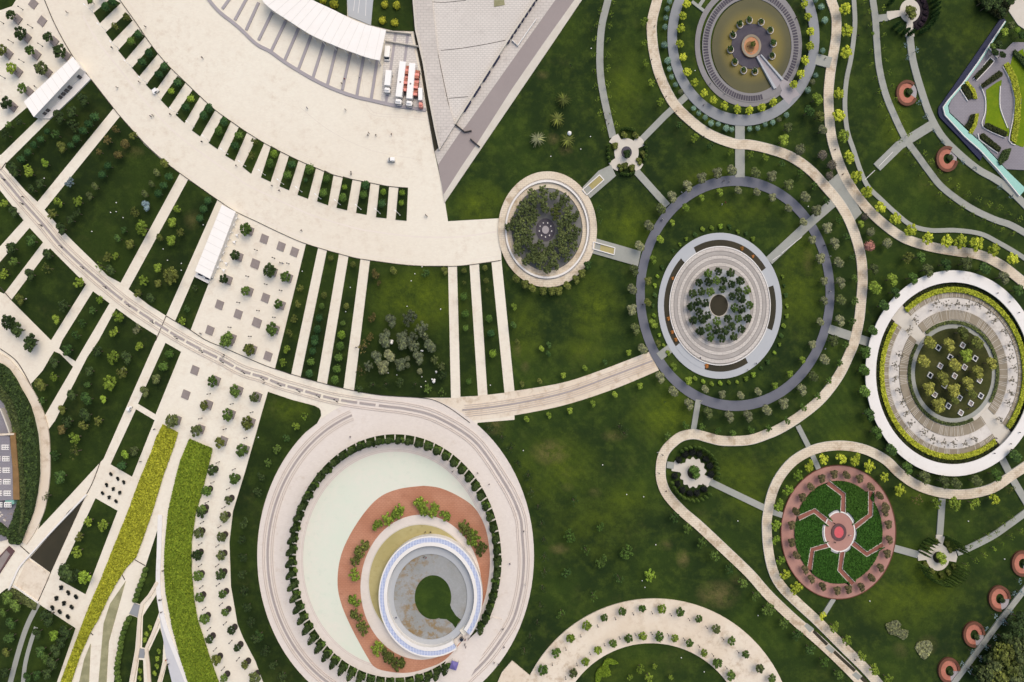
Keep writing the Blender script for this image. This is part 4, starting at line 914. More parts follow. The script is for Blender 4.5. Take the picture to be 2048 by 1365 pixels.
def crown_mesh(form, code):
    i = random.randrange(len(CR[form])); key = (form, code, i)
    if key not in CRM:
        me = CR[form][i].copy(); me.materials[0] = M['f_' + code]; CRM[key] = me
    return CRM[key]
KIND = {'Y':'golden_tree','og':'grey_leaved_tree','ol':'olive_tree','hg':'olive_tree','dp':'evergreen_tree','yg':'lime_green_tree','br':'lime_green_tree','si':'silver_tree','bn':'brown_leaved_tree','bt':'brown_leaved_tree','bs':'blue_spruce','ba':'young_tree','bg':'blue_conifer','gp':'purple_leaved_tree','pk':'purple_leaved_tree'}
NAMES = {'ball':'clipped_tree','lobed':'broadleaf_tree','open':'tree','thin':'sapling','bushy':'tree','spindle':'cypress'}
def tree(px, py, r, code, form, label, group, hz=None, cat='tree', name=None, ybase=0.0):
    """crown centre traced at (px,py), r in photograph pixels; the trunk foot is found by perspective"""
    rm = r * S
    nm = name or ('sapling' if cat == 'sapling' else None) or (NAMES[form] if form in ('spindle',) or (form == 'ball' and code in ('rd','rg','br')) else KIND.get(code, 'broadleaf_tree'))
    if form == 'spindle':       # traced point = foot of the tree
        x, y, _ = P(px, py); e = empty(nm, (x, y, ybase), label, cat, group)
        c = link(bpy.data.objects.new('crown', crown_mesh(form, code)), e); q = r / 4.2; c.scale = (q, q, (hz or 6) / 6.0); c.rotation_euler = (0, 0, random.random() * 6.28); return e
    if cat in ('bush', 'shrub'):
        x, y, z = P(px, py, rm * .6); o = bpy.data.objects.new(nm, crown_mesh(form, code)); link(o); o.location = (x, y, rm * .55 + ybase); o.scale = (rm, rm * 1.1, rm); tag(o, label, cat, group); return o
    hc = hz or (1.2 + rm * 1.15)
    x, y, z = P(px, py, hc + rm * .3)
    e = empty(nm, (x, y, ybase), label, cat, group)
    c = link(bpy.data.objects.new('crown', crown_mesh(form, code)), e); c.location = (0, 0, hc - ybase); c.scale = (rm, rm * 1.12, rm * .9); a = random.random() * 6.283
    if form in ('open', 'lobed', 'thin'):
        c.rotation_euler = (random.uniform(-.12,.12), random.uniform(-.12,.12), random.choice((0, math.pi)) + random.uniform(-.25,.25))
        v_ = rm * random.uniform(.95, 1.08); c.scale = (v_ * random.choice((-1, 1)), v_ * 1.1, v_ * .9)
    t = link(bpy.data.objects.new('trunk', random.choice(TR)), e); t.scale = (rm * .75, rm * .75, hc * .92)
    return e
def words(code): return FOL[code][1]
def grove(pts, code, form, r, where, group, order='left', noun=None, cat='tree', c_=None, hz=None, name=None, desc=None, ybase=0.0):
    """pts: (x, y[, code[, r[, form]]])"""
    noun = noun or ('cypress' if form == 'spindle' else 'tree')
    rows = []
    for p in pts:
        x, y = p[:2]; cc = p[2] if len(p) > 2 and p[2] else code; rr = p[3] if len(p) > 3 else r; ff = p[4] if len(p) > 4 else form; rows.append((x, y, cc, rr, ff))
    if order == 'left': rows.sort(key=lambda q: q[0])
    elif order == 'top': rows.sort(key=lambda q: q[1])
    elif order == 'cw': rows.sort(key=lambda q: math.atan2(q[0] - c_[0], -(q[1] - c_[1])) % (2 * math.pi))
    tail = {'left': 'from left', 'top': 'from top', 'cw': 'clockwise', 'list': 'in row'}[order]
    cnt = {}
    for x, y, cc, rr, ff in rows:
        cnt[cc] = cnt.get(cc, 0) + 1
        d_ = desc or words(cc)
        tree(x, y, rr, cc, ff, f"{d_} {noun} {where}, {nth(cnt[cc])} {tail}", group, hz, cat, name, ybase)
# ---------------------------------------------------------------- trees, read off the enlarged crops
grove(K(0,0,[(838,50),(898,10),(915,205,'ol',8,'open'),(1005,130,'ol',9,'open'),(1045,325,'rg'),(1105,268),(1132,488),(1187,422),(1268,588),(1312,528),(1367,725,'br',7),(1418,655),(1483,852),(1523,785,'br',8),(1625,922),(1668,862),(1747,1045,'rg'),(1788,972),(1877,1160),(1908,1078,'rg'),(2010,1245,'ol',8,'open'),(790,-60),(720,5,'rg',6)])
 + K(1,0,[(-18,1130,'ol',8,'open'),(143,1230,'br',8),(110,1305,'rg'),(285,1310),(430,1340,'rg')]) + K(1,1,[(250,30,'rg'),(398,75,'rd',5),(420,-5,'rg'),(565,60,'rg'),(540,175,'rg'),(708,130,'br',6),(693,215,'rg'),(875,115),(862,190,'rg'),(1018,170,'br',6.5),(1010,262),(1168,175,'br',6.5),(1165,258,'br',6.5)]),
 'rd','ball',9,'in the short strip beds above the promenade','trees in the short strip beds')
grove(K(0,0,[(640,790,'dp',14,'bushy'),(555,895,'dp',13,'bushy'),(445,925,'dp',15,'bushy'),(580,1005,'dp',12,'open'),(752,930,'rd',9.5),(705,985,'rd',9),(660,1040,'rd',9),(608,1108,'rd',8.5),(563,1158,'rd',7),(435,1075,'gr',10,'open'),(470,1170,'ol',12,'bushy'),(375,1050,'rd',7),(320,1110,'rd',7.5),(265,1160,'rd',7.5),(220,1215,'rd',8),(163,1268,'rd',8.5),(350,1305,'br',9,'open'),(215,1345,'yg',9,'open'),(90,1345,'dp',13,'bushy')]) + K(0,1,[(95,15,'dp',12,'bushy'),(225,20,'yg',10,'open'),(305,105,'dp',11,'bushy'),(240,150,'dp',10,'bushy')]),
 'rd','ball',9,'below the upper left pavilion','trees below the upper left pavilion')
grove(K(0,0,[(145,970,'dp',9),(35,1075,'dp',10),(60,1000,'pl',8)]),'dp','open',9,'at the upper left edge','trees at the upper left edge')
grove(K(0,0,[(920,1035,'bn',9),(855,1120,'bn',9),(995,1150,'bn',9.5,'ball'),(940,1235,'bn',9,'ball'),(1060,1080,'ol',9),(860,1325,'rd',8.5,'ball'),(1305,1310,'ol',11,'bushy'),(785,1210,'bn',8)]) + K(0,1,[(550,90,'bs',9),(460,250,'yg',10),(612,245,'yg',11),(700,200,'hg',9,'bushy'),(750,130,'hg',9,'bushy'),(815,30,'rd',9,'ball'),(410,345,'ol',10),(550,395,'dp',10,'bushy'),(610,340,'dp',9),(465,460,'dp',13,'bushy'),(1245,20,'hg',9,'bushy'),(1348,45,'rd',9,'ball'),(1305,115,'rd',8.5,'ball'),(1265,180,'rd',9,'ball'),(1205,110,'hg',8,'bushy'),(1150,190,'hg',9,'bushy'),(1150,277,'bs',11,'bushy'),(1072,330,'ol',10),(1125,455,'yg',15,'lobed'),(980,478,'gr',8,'bushy'),(932,545,'gr',9,'bushy'),(1025,590,'ol',11,'bushy'),(850,690,'ol',10),(918,685,'yg',7),(800,768,'yg',10,'thin'),(870,800,'dp',12,'bushy')]),
 'ol','open',9,'in the wide bed left of the middle','trees in the wide left bed')
grove(K(0,1,[(1662,238,'rd',8.5,'ball'),(1628,305,'rd',9,'ball'),(1598,380,'rd',8.5,'ball'),(1412,310,'yg',9),(1365,415,'yg',11,'bushy'),(1435,495,'ol',9),(1270,540,'ol',9,'bushy'),(1355,560,'yg',12,'bushy'),(1250,780,'yg',10.5,'bushy'),(1360,840,'ol',16,'lobed'),(1145,880,'yg',11),(1253,905,'ol',9,'bushy'),(1095,985,'ol',9),(1195,1025,'dp',11,'bushy')]),'ol','open',9,'in the bed left of the second pavilion','trees left of the second pavilion')
grove(K(0,1,[(1550,940,'dp',7),(1490,1105,'gr',7),(1450,1205,'yg',9)]),'dp','open',8,'in the short bed below the second pavilion','trees below the second pavilion','top')
grove(K(0,1,[(20,265,'yg',9),(85,325,'dp',12,'bushy'),(70,620,'dp',13,'bushy'),(230,560,'gr',13,'bushy'),(95,730,'pl',11),(20,825,'yg',10),(365,675,'dp',12,'bushy'),(215,830,'dp',13,'bushy'),(370,780,'ol',11,'thin'),(620,900,'yg',12),(135,1030,'ol',12,'bushy'),(500,1080,'dp',12),(430,1190,'yg',10,'bushy'),(790,1035,'br',8),(735,1120,'gr',8),(650,1225,'gr',8),(600,1320,'gr',10),(20,790,'dp',8)]),'dp','open',9,'at the left edge below the curved road','trees below the curved road')
grove(K(0,1,[(935,1165,'yg',13),(905,1295,'yg',11),(1090,1270,'og',10)]) + K(0,2,[(1105,40,'yg',10),(895,135,'yg',13),(990,130,'dp',14,'bushy'),(765,85,'dp',12,'bushy'),(700,245,'dp',11,'bushy'),(965,255,'ol',12),(862,338,'yg',15,'lobed'),(695,350,'gr',7,'ball'),(812,465,'br',8.5,'bushy'),(560,440,'dp',12,'bushy'),(675,470,'gr',15,'bushy'),(478,550,'ol',10,'bushy'),(665,600,'dp',15,'bushy'),(525,650,'dp',12),(660,680,'ol',11),(780,640,'ol',10),(480,712,'bn',11,'bushy'),(585,775,'yg',13),(585,890,'ol',14,'thin'),(430,920,'gr',10),(460,1095,'gr',15,'bushy'),(355,1250,'og',10,'thin')]),'dp','open',10,'in the long slanting lower left bed','trees in the long lower left bed','top')
grove(K(0,2,[(520,75,'gr',13,'bushy'),(410,170,'dp',12,'bushy'),(420,287,'yg',9.5),(305,360,'ol',15,'bushy'),(325,480,'gr',8)]),'gr','open',10,'in the triangular bed near the left wall','trees in the triangular bed','top')
grove(K(0,1,[(60,1215,'dp',15),(125,1275,'dp',14),(240,1360,'dp',13)]) + K(0,2,[(222,28,'dp',14)]),'dp','lobed',13,'on the white square at the left edge','trees on the white square')
grove(K(0,2,[(1350,102,'rg',9.5,'ball'),(1302,202,'rg',10,'ball'),(1235,307,'hg',11,'bushy'),(1137,405,'hg',12,'bushy'),(1060,885,'hg',11,'bushy'),(990,915,'br',10,'bushy'),(968,997,'rd',9.5,'ball')]),'rg','ball',10,'in the two narrow beds left of the plaza','trees in the narrow beds','top')
grove(K(0,3,[(695,85,'yg',11),(815,120,'yg',12),(625,205,'ol',9),(605,330,'yg',12),(508,515,'dp',21,'bushy'),(575,520,'dp',15,'bushy'),(662,528,'br',14,'lobed')]),'yg','open',10,'in the bed left of the yellow strip','trees left of the yellow strip','top')
grove(K(0,3,[(40,700,'pl',14),(105,770,'pl',14),(70,910,'gr',13),(65,1018,'gr',11,'ball'),(35,1140,'ol',10),(345,860,'dp',18),(415,1002,'br',12,'bushy'),(505,980,'dp',15),(305,1130,'gr',12),(275,985,'dp',12),(420,1120,'dp',14),(400,1230,'dp',14),(280,1320,'gr',11),(200,1335,'gr',11),(360,1310,'dp',12),(470,1060,'dp',13),(340,1180,'pl',12),(10,820,'pl',10),(20,1300,'dp',11)]),'dp','bushy',12,'in the dark corner beds at lower left','trees of the lower left corner')
grove(K(0,2,[(885,1068),(937,1102),(985,1130),(848,1152),(903,1185),(955,1215),(818,1220),(870,1252),(926,1285)]),'bl','bushy',4.6,'on the cream square with nine bushes','nine small black bushes on the upper cream square','list','bush','bush',name='bush')
grove(K(0,3,[(485,612),(540,652),(605,688),(447,697),(508,737),(570,770),(413,772),(475,807),(540,847)]),'bl','bushy',5.6,'on the cream square beside the yellow strip','nine small black bushes on the lower cream square','list','bush','bush',name='bush')
# plaza trees in pits
def pit_at(x, y, r, hc, round_=False):
    bx, by, _ = P(x, y, hc + r * S * .3); qx, qy = bx / S + 1024, 682.5 - by / S
    if round_: slab('tree_pit', ell(qx, qy, 5.8, 6.6), 'pitdark', 0.12 + nz(.0004) * .1)
    else: slab('tree_pit', square(qx, qy, 7.0), 'pit')
PT = K(0,0,[(70,110,'dp'),(145,260,'dp'),(372,295,'dp'),(0,395,'dp'),(225,405,'dp',11),(468,405,'dp'),(75,540,'yg'),(315,545,'pl'),(165,700,'pl'),(35,825,'dp')])
for grp, lst, wh in (('trees in square pits on the upper left plaza', PT, 'in a square pit on the upper left plaza'),
  ('trees in square pits on the middle plaza', K(0,1,[(1960,465,'pl'),(1875,680,'dp'),(1785,870,'ol',11),(1955,957,'pl'),(1815,1338,'pl')]) + K(1,1,[(105,800,'pl'),(230,850,'pl'),(170,1070,'pl',10),(125,1272,'pl')]) + K(0,2,[(1800,0,'pl'),(1985,65,'pl')]), 'in a square pit on the middle plaza'),
  ('trees in square pits on the lower plaza', K(0,2,[(1692,325,'pl'),(1875,405,'pl'),(2025,455,'pl'),(1625,520,'pl'),(1812,597,'pl'),(1372,640,'yg',13),(1560,715,'dp'),(1975,660,'ol'),(1750,815,'ol'),(1925,880,'pl',14)]), 'in a square pit on the lower plaza')):
    lst = [(p[0] + random.uniform(-.8,.8), p[1] + random.uniform(-.8,.8), (p[2] if random.random() < .6 else random.choice(('pl','hg','dp','ol'))), (p[3] if len(p) > 3 else 12) * random.uniform(.82, 1.12)) for p in lst]
    for p in lst: pit_at(p[0], p[1], p[3], 3.7)
    grove(lst, 'pl', 'lobed', 12, wh, grp, 'top', hz=3.7)
LW = K(0,2,[(1690,1040),(1645,1200),(1612,1352)]) + K(0,3,[(1605,15),(1583,178),(1570,350),(1578,525),(1590,697),(1628,865),(1668,1030),(1726,1195),(1785,1340)])
RW = K(0,2,[(1870,1110),(1820,1275)]) + K(0,3,[(1790,50),(1768,208),(1762,360),(1762,510),(1776,670),(1795,815),(1845,960),(1893,1100),(1955,1235),(2030,1335)])
for lst, wh in ((LW, 'in the left row beside the broad green strip'), (RW, 'in the right row beside the lower plaza edge')):
    for p in lst: pit_at(p[0], p[1], 10, 3.4, True)
    grove([(x, y, random.choice(('pl','pl','rg','hg','dp','ol')), random.uniform(8,11.6)) for x, y in lst], 'pl', 'lobed', 10, wh, 'plaza trees in round dark pits', 'top', hz=3.4)
# strips between the curved roads
grove(K(1,1,[(350,945),(330,1070),(300,1185),(265,1300)]) + K(1,2,[(240,65,'yg'),(210,175,'yg')]),'ol','open',8,'in the bed right of the plaza','trees in the bed right of the plaza','top')
grove(K(1,1,[(600,700,'ol',7),(543,998,'ol',7),(525,1085,'pl',6.5),(507,1180),(490,1270),(470,1340)]) + K(1,2,[(470,5),(455,80),(437,165,'rg'),(425,260)]),'rd','ball',8.3,'in the second strip bed, left middle','trees in the second strip bed','top')
grove(K(1,1,[(775,752,'ol',6.5),(722,1085,'ol',6.5),(695,1220,'pl',6),(683,1315,'br',9)]) + K(1,2,[(673,40),(660,130),(645,222),(630,310)]),'rg','ball',9,'in the third strip bed, left middle','trees in the third strip bed','top')
grove(K(1,1,[(1665,800,'ol',6),(1665,895,'ol',5,'open'),(1665,1008,None,9),(1675,1145,None,8.5),(1680,1260,None,7)]) + K(1,2,[(1705,325,None,7)]),'rg','ball',8,'in the narrow bed right of the grove','trees in the narrow bed right of the grove','top')
grove(K(1,1,[(1832,780,'ol',6),(1842,880,'ol',6.5),(1850,960,'ol',4,'open'),(1865,1185,None,8),(1880,1300,'rd',8.5)]) + K(1,2,[(1898,100,'br',9)]),'rg','ball',8,'in the last narrow bed before the lawn','trees in the last narrow bed','top')
grove(K(1,1,[(950,830,'bn',10),(980,900,'bn',6),(1095,805,'ol',9.5,'bushy'),(1355,825,'gr',10),(1500,800,'ol',9,'bushy'),(930,1180,'bn',10),(1050,620,'gr',3)]) [:6]
 + K(1,1,[(1065,1200,'si',14.5,'bushy'),(1225,1185,'si',16.5),(1320,1265,'si',15.5),(1045,1290,'si',8),(1020,1345,'si',14.5,'bushy'),(1240,1352,'si',13.5),(1155,1340,'si',13.5,'bushy'),(1345,1330,'si',9),(1190,1300,'si',7),(910,1330,'bn',8)])
 + K(1,2,[(1020,15,'si',14.5,'bushy'),(1160,22,'si',14.5,'bushy'),(1250,35,'si',14.5),(1385,48,'si',15.5,'bushy'),(1285,130,'si',14.5,'bushy'),(950,130,'si',14.5,'bushy'),(1060,125,'og',14.5,'bushy'),(1005,213,'og',15.5,'bushy'),(1145,190,'si',14.5,'bushy'),(1212,140,'si',6,'ball'),(1212,195,'si',6,'ball'),(900,200,'si',11.5),(1425,150,'hg',9),(1480,205,'hg',9),(1310,243,'og',6.5,'ball'),(865,50,'bn',13,'thin'),(835,240,'bn',10,'thin'),(1490,280,'dp',11),(820,380,'dp',9),(930,350,'dp',9,'thin'),(1035,345,'dp',9,'thin'),(1150,335,'dp',9),(1270,345,'dp',8,'thin'),(1375,385,'pl',9),(1490,410,'pl',9,'thin')]),
 'si','open',10,'in the bed of the silvery grove','trees of the silvery grove bed')
grove(K(1,2,[(390,605,'br',8,'thin'),(315,680,'yg',9),(240,775,'gr',9),(165,870,'pl',9),(95,975,'pl',9),(35,1090,'dp',9),(10,1215,'dp',9)]) + K(0,3,[(1950,100),(1930,235),(1938,370),(1935,505),(1945,640),(1970,770),(2005,895),(2040,1020)]) + K(1,3,[(20,1000,'gr'),(70,1120),(135,1235),(205,1330)]),'dp','open',10.5,'on the lawn left of the great ring','trees left of the great ring','list')
# round garden by the promenade
KT = [(165,180),(255,160),(245,235),(340,195),(425,225),(375,280),(100,270),(160,290),(60,330),(120,345),(450,300),(430,355),(180,350),(30,400),(95,400),(260,300),(345,345,'ol'),(440,410),(500,370),(40,460),(100,470),(160,410),(400,430),(470,460),(515,500),(50,530),(110,560),(150,610),(60,640),(170,655),(220,600),(190,700),(120,715),(230,740),(250,680),(300,650),(320,600),(350,690),(290,780),(340,745),(400,620),(435,680),(490,600),(430,560),(385,545),(140,520),(170,230),(40,590),(-15,440),(400,500),(470,520)]
grove(K(2,1,KT),'hg','open',12.5,'in the round sunken garden','trees of the round sunken garden','cw',c_=(1093,459),hz=3.6)
grove(K(2,1,[(30,870),(100,910),(160,945),(245,965),(315,965),(370,965),(440,925),(505,870),(555,825),(600,760,'gr')]),'ol','bushy',10,'on the lawn just below the round sunken garden','trees hugging the round sunken garden')
grove(K(2,2,[(40,10,'ol'),(235,65,'yg'),(290,30,'gr'),(288,105,'gr'),(220,325,'ol'),(75,345,'ol'),(408,277,'yg'),(582,220,'yg'),(740,170,'gr'),(932,95,'yg')]) + K(2,1,[(10,1090,'yg',8),(10,1240,'gr',8)]) ,'ol','bushy',7,'on the lawn above the ribbed road','trees above the ribbed road')
grove(K(2,2,[(115,630),(290,595),(460,560),(643,500),(822,432),(1022,362)]),'yg','bushy',7.5,'on the lawn below the ribbed road','trees below the ribbed road')
grove(K(2,2,[(865,690,'dp',11),(905,740,'dp',10),(1225,490,'gr',4)]) + K(2,1,[(690,310,'gr',8),(700,400,'gr',7),(1980,90,'gr',5)])[:2] + K(2,0,[(640,230,'dp',6),(470,520,'gr',5)]),'dp','thin',8,'standing alone on the middle lawns','single trees on the middle lawns')
# edges of the main cream path
grove(K(2,0,[(1060,170),(1060,340),(1070,505),(1120,660),(1190,815),(1340,1000,'gr'),(1465,1105),(1590,1165,'gr'),(1750,1215),(1910,1235),(2030,1260)]) + K(3,0,[(115,1305,'gr')]),'yg','open',8,'left of the winding cream path','trees left of the winding cream path','top')
grove(K(3,1,[(265,25),(378,120),(475,240,'gr'),(575,390),(635,525,'gr'),(680,690,'gr'),(700,860,'pl'),(700,1045,'pl'),(680,1215,'pl')]) + K(3,2,[(625,35,'pl'),(580,175),(490,320),(400,445),(285,535),(155,640),(10,700)]) + K(2,2,[(1915,715),(1770,735),(1648,720),(1525,690),(1390,680),(1250,760,'pl')]),'rg','open',8,'inside the bend of the winding cream path','trees inside the bend of the cream path','list')
OUT = K(2,2,[(1180,290),(1290,410),(1410,505),(1565,575),(1735,605),(1885,600),(2040,560)]) + K(3,2,[(125,505),(270,390),(365,290),(455,155),(525,0)]) + K(3,1,[(575,1200),(585,1040),(580,895),(568,740),(532,580),(475,460),(390,320),(300,215),(165,115),(30,45)]) + K(2,1,[(1950,20),(1760,0),(1640,20),(1515,60),(1400,120),(1275,205),(1190,310),(1095,445),(1020,610),(970,795),(960,955),(955,1115),(980,1265)]) + K(2,2,[(1045,70)])
grove([(x, y, 'og' if (x + y) % 3 > .8 else 'hg') for x, y in OUT],'og','bushy',12.6,'outside the blue grey ring','trees outside the blue grey ring','cw',c_=(1470,587))
INN = K(2,1,[(1660,170,'yg',9),(1810,160),(1960,175),(1515,215,'yg',7.5),(1390,300,'yg'),(1280,415,'yg',7),(1185,555,'yg'),(1125,710,'yg'),(1085,885,'ol'),(1085,1060,'ol'),(1120,1220,'yg')]) + K(2,2,[(1165,20,'ol',8),(1290,205,'yg',9),(1410,320,'yg'),(1545,390),(1680,430),(1830,440),(1970,410)]) + K(3,2,[(55,360,'yg',8),(175,265,'yg',8),(275,150,'yg',8),(355,30)]) + K(3,1,[(420,1215),(450,1040),(450,885),(420,705,None,12),(355,555),(285,415),(165,305),(35,215)])
grove(INN,'og','bushy',9.5,'just inside the blue grey ring','trees inside the blue grey ring','cw',c_=(1470,587))
# little shrubs around the amphitheatre
sh = []
for i in range(48):
    a = i * 7.5
    if 30 < a < 62 or 205 < a < 228 or 300 < a < 314: continue
    x, y = ell(1440,612,133 + random.uniform(-3,4),156 + random.uniform(-3,4),a,a + 1,1)[0]; sh.append((x, y, random.choice(('yg','yg','br','gr')), random.uniform(4.5,6.5)))
grove(sh,'yg','bushy',5.5,'ringing the amphitheatre outer walk','shrubs ringing the amphitheatre','cw','shrub','shrub',c_=(1440,612),name='shrub')
AT = [(1655,805),(1570,825),(1750,820),(1500,895),(1575,890),(1640,880),(1695,880),(1760,910),(1830,880),(1885,960),(1690,945),(1450,985),(1520,970),(1590,970),(1815,965),(1765,1005),(1840,1030),(1905,1075),(1435,1090),(1490,1055),(1550,1065),(1785,1100),(1840,1115),(1500,1130),(1565,1165),(1815,1185),(1890,1180),(1455,1195),(1525,1195),(1645,1210),(1730,1185),(1760,1245),(1840,1270),(1575,1260),(1640,1280),(1710,1285),(1510,1290),(1590,1335),(1680,1340),(1775,1330)]
grove([(x, y, ('dp','pl','dp','dp')[i % 4]) for i, (x, y) in enumerate(K(2,1,AT))],'pl','lobed',8.9,'on the amphitheatre floor','trees on the amphitheatre floor','cw',c_=(1438,611),hz=3.0)
grove([(ell(1440,612,106,125,a,a+1,1)[0][0], ell(1440,612,106,125,a,a+1,1)[0][1], cc, r) for a, cc, r in ((24,'bn',5),(38,'bn',4),(258,'bn',5),(245,'bn',4.5),(237,'bn',5),(-64,'bn',4),(195,'bn',5.5))] ,'bn','bushy',5,'in the ring bed of the amphitheatre','orange shrubs in the amphitheatre bed','left','shrub','shrub',name='shrub',desc='rusty orange')
for o in bpy.data.objects:
    if o.get('group') == 'orange shrubs in the amphitheatre bed': pass
# fountain rings
FY = K(2,0,[(1400,30),(1370,120),(1355,225),(1345,345),(1372,455),(1405,570),(1465,655),(1540,745),(1615,800),(1705,845),(1805,870),(1905,880),(2003,855)]) + K(3,0,[(295,25),(325,130),(345,245),(340,365),(305,480),(265,590),(210,670),(48,815)])
grove(FY,'Y','lobed',8.6,'between fountain and its ring path','bright yellow trees round the fountain','cw',c_=(1487,75),hz=2.8)
FB = K(2,0,[(1262,10),(1243,70),(1233,140),(1225,215,'bg',6),(1222,355,'bg',7.5),(1247,485,'bg',7.5),(1262,550),(1280,615),(1310,675),(1350,735,'og'),(1455,865),(1498,905),(1547,940),(1597,985,'bg',7),(1652,990),(1715,1025,'bg',7),(1762,1035),(1905,1030),(1970,1025),(2030,995)]) + K(3,0,[(40,980),(90,955,'og'),(150,920),(325,720,'bg',7),(360,655,'og'),(385,600),(440,405),(458,160,'bg',7),(430,50,'bg',7),(385,0)])
grove(FB,'bg','ball',5.8,'outside the fountain ring path','pale blue green trees outside the fountain ring','cw',c_=(1487,75),hz=1.9)
grove([(x, y - 1) for x, y in PLANT],'gr','lobed',5.8,'in a planter on the fountain','trees in planters on the fountain','cw',c_=(1504,93),hz=1.9)
grove(K(2,0,[(1930,350,'ol',6)]),'ol','lobed',6,'in the peach bowl of the fountain','tree in the fountain bowl',hz=2.6)
# right: between the winding paths
grove(K(3,0,[(625,60),(640,240),(635,415),(570,745),(575,915),(610,1085,'yg'),(655,1255)]) + K(3,1,[(712,45),(798,175),(912,295),(1025,385),(1150,480),(1290,540),(1440,565),(1555,565,None,14),(1675,585,None,14),(1820,630),(1965,705)]),'Y','lobed',12,'beside the thin grey path, right','bright yellow trees along the thin grey path','top')
grove(K(3,0,[(390,785,'yg',13),(330,890,'gr',13),(415,925,'ol',12),(160,1020,'hg',11),(125,1120,'yg',13),(440,1040,'og',11),(265,1195,'og',12,'ball'),(440,1240,'gp',10,'ball'),(515,1320,'gp',10,'ball'),(410,800,'yg',9)]) + K(3,1,[(745,425,'yg',8),(780,370,'gp',8,'ball'),(830,490,'og',9.5,'ball'),(820,600,'pk',11.5,'ball'),(960,580,'og',10,'ball'),(500,40,'gp',9,'ball')]),'yg','bushy',10,'between the winding cream paths','trees between the winding cream paths','top')
RG = K(3,1,[(1130,700,'ol',11.5,'open'),(1225,690,'rg',12),(850,785,'hg',11.5),(995,870,'yg',14),(1160,860,'rg',13),(860,945,'yg',16),(1020,975,'gr',12),(930,1085,'gr',13),(840,1285,'gr',12),(1280,795,'hg',14.5),(1425,750,'gr',13.5),(1590,745,'hg',15),(1740,790,'gr',14),(1890,855,'og',14),(2005,960,'gr',13)]) + K(3,2,[(780,95),(770,240),(775,410),(810,590,'gr'),(870,735),(990,880,'gr',14),(1115,1020),(1255,1095,'hg',15),(1410,1130,'hg'),(1510,1150,'hg'),(1675,1130,'hg'),(1830,1075),(1985,930,'gr',15)])
grove(RG,'rg','bushy',14,'on the lawn round the white ring','green trees round the white ring','cw',c_=wc,hz=4.2)
grove(K(3,1,[(1560,1300,'ol')]) + K(3,2,[(1300,20),(1450,30),(1680,20,'ol'),(1250,170),(1590,120,'yg',15),(1500,200),(1790,180,None,14),(1400,300,None,16),(1290,385),(1680,250),(1600,340),(1490,400,None,16),(1370,520,None,17),(1640,430,'ol',11),(1500,480,'ol',10)]),'oy','bushy',15,'on the lawn inside the white ring','trees inside the white ring','cw',c_=(1907,760),hz=4.5)
BA = K(3,1,[(1355,1065),(1440,1075),(1530,1070),(1610,1080),(1690,1075),(1780,1140),(1830,1200),(1900,1290),(1140,1280),(1190,1195)]) + K(3,2,[(1060,110),(1020,200),(1030,300),(1050,400),(1090,490),(1120,580),(1150,660),(1250,730),(1330,790),(1420,820),(1500,820),(1590,830),(1660,790),(1860,630),(1930,500),(1960,420),(1965,320),(1980,220),(1940,130),(1940,40)])
M['f_ba'] = foliage('thin_grey_leaves', (128,122,108), f=1.1)
grove(BA,'ba','thin',9,'on the white gravel ring','thin grey trees on the white gravel ring','cw',c_=wc,hz=2.6)
for x, y in K(3,2,[(1365,55),(1460,130),(1575,210),(1660,140),(1380,200),(1300,275),(1495,280),(1560,35),(1695,315),(1415,355),(1335,430),(1705,440),(1625,500),(1545,575),(1445,520),(1615,385),(1535,455)]):
    q = square(x, y, 4.5, 32); q2 = square(x, y, 3.5, 32); v, f = strip(q + [q[0]], q2 + [q2[0]], 1.0, .4); e = bpy.data.objects
    o = mesh('picnic_frame', v, f, 'paintw'); PF = globals().setdefault('PFL', []); PF.append(o); o.select_set(False)
    v, f = prism(q2, .55, .4); o2 = mesh('seat_deck', v, f, random.choice(('pit','glassd','pit')), None); o2.parent = o
PFL.sort(key=lambda o: (o.data.vertices[0].co.x))
for i, o in enumerate(PFL): tag(o, f'white square frame seat among the trees inside the white ring, {nth(i+1)} from left', 'frame seat', 'square frame seats inside the white ring')
# brick ring and the trees round it
BT = K(3,2,[(430,1105),(530,1070),(630,1080),(735,1105),(825,1175),(895,1245),(945,1330),(345,1175),(275,1255)]) + K(3,3,[(225,10),(190,115),(190,255),(230,360),(295,470),(345,545),(435,605),(555,640),(645,630),(745,610),(830,540),(900,455),(955,345),(970,230),(965,110),(935,10)])
grove(BT,'bt','bushy',9.8,'on the pink brick ring','brown green trees on the pink brick ring','cw',c_=bc,hz=3.0)
grove(K(3,2,[(455,950),(590,940),(710,955,None,14),(820,1005,None,14),(935,1090,None,10),(340,1005),(245,1080,'br'),(165,1200,'br'),(95,1320,'br')]) + K(3,3,[(70,120,'br',10),(65,230,'br',10),(105,400,'br',10),(140,515,None,12),(230,625,None,12)]),'Y','open',12,'between cream path and brick ring','trees between cream path and brick ring','cw',c_=bc)
grove(K(3,3,[(440,840,'Y',9),(540,935),(635,1040),(755,1165),(860,1270),(970,1350)]),'yg','open',11,'right of the parallel cream paths, lower right','trees right of the parallel paths','top')
grove(K(3,2,[(1065,1195,'Y',12),(1200,1270,'bn',11,'thin'),(1360,1305,'yg',11),(1505,1310,'yg',14),(1660,1305,'yg',12),(1820,1265,'Y',13),(1960,1190,'ol',10,'thin')]),'yg','open',12,'below the right cream path','trees below the right cream path')
grove(K(2,3,[(1300,50,'gr'),(1410,140),(1525,255),(1625,365,None,12),(1740,465,'gr'),(1850,575,None,12),(1955,680),(2040,790)]) + K(3,3,[(25,790),(130,900),(240,1000,'gr'),(345,1110,'gr'),(455,1215,'rg'),(570,1310)]),'pl','open',11,'along the lower left of the parallel paths','trees along the lower cream path','top')
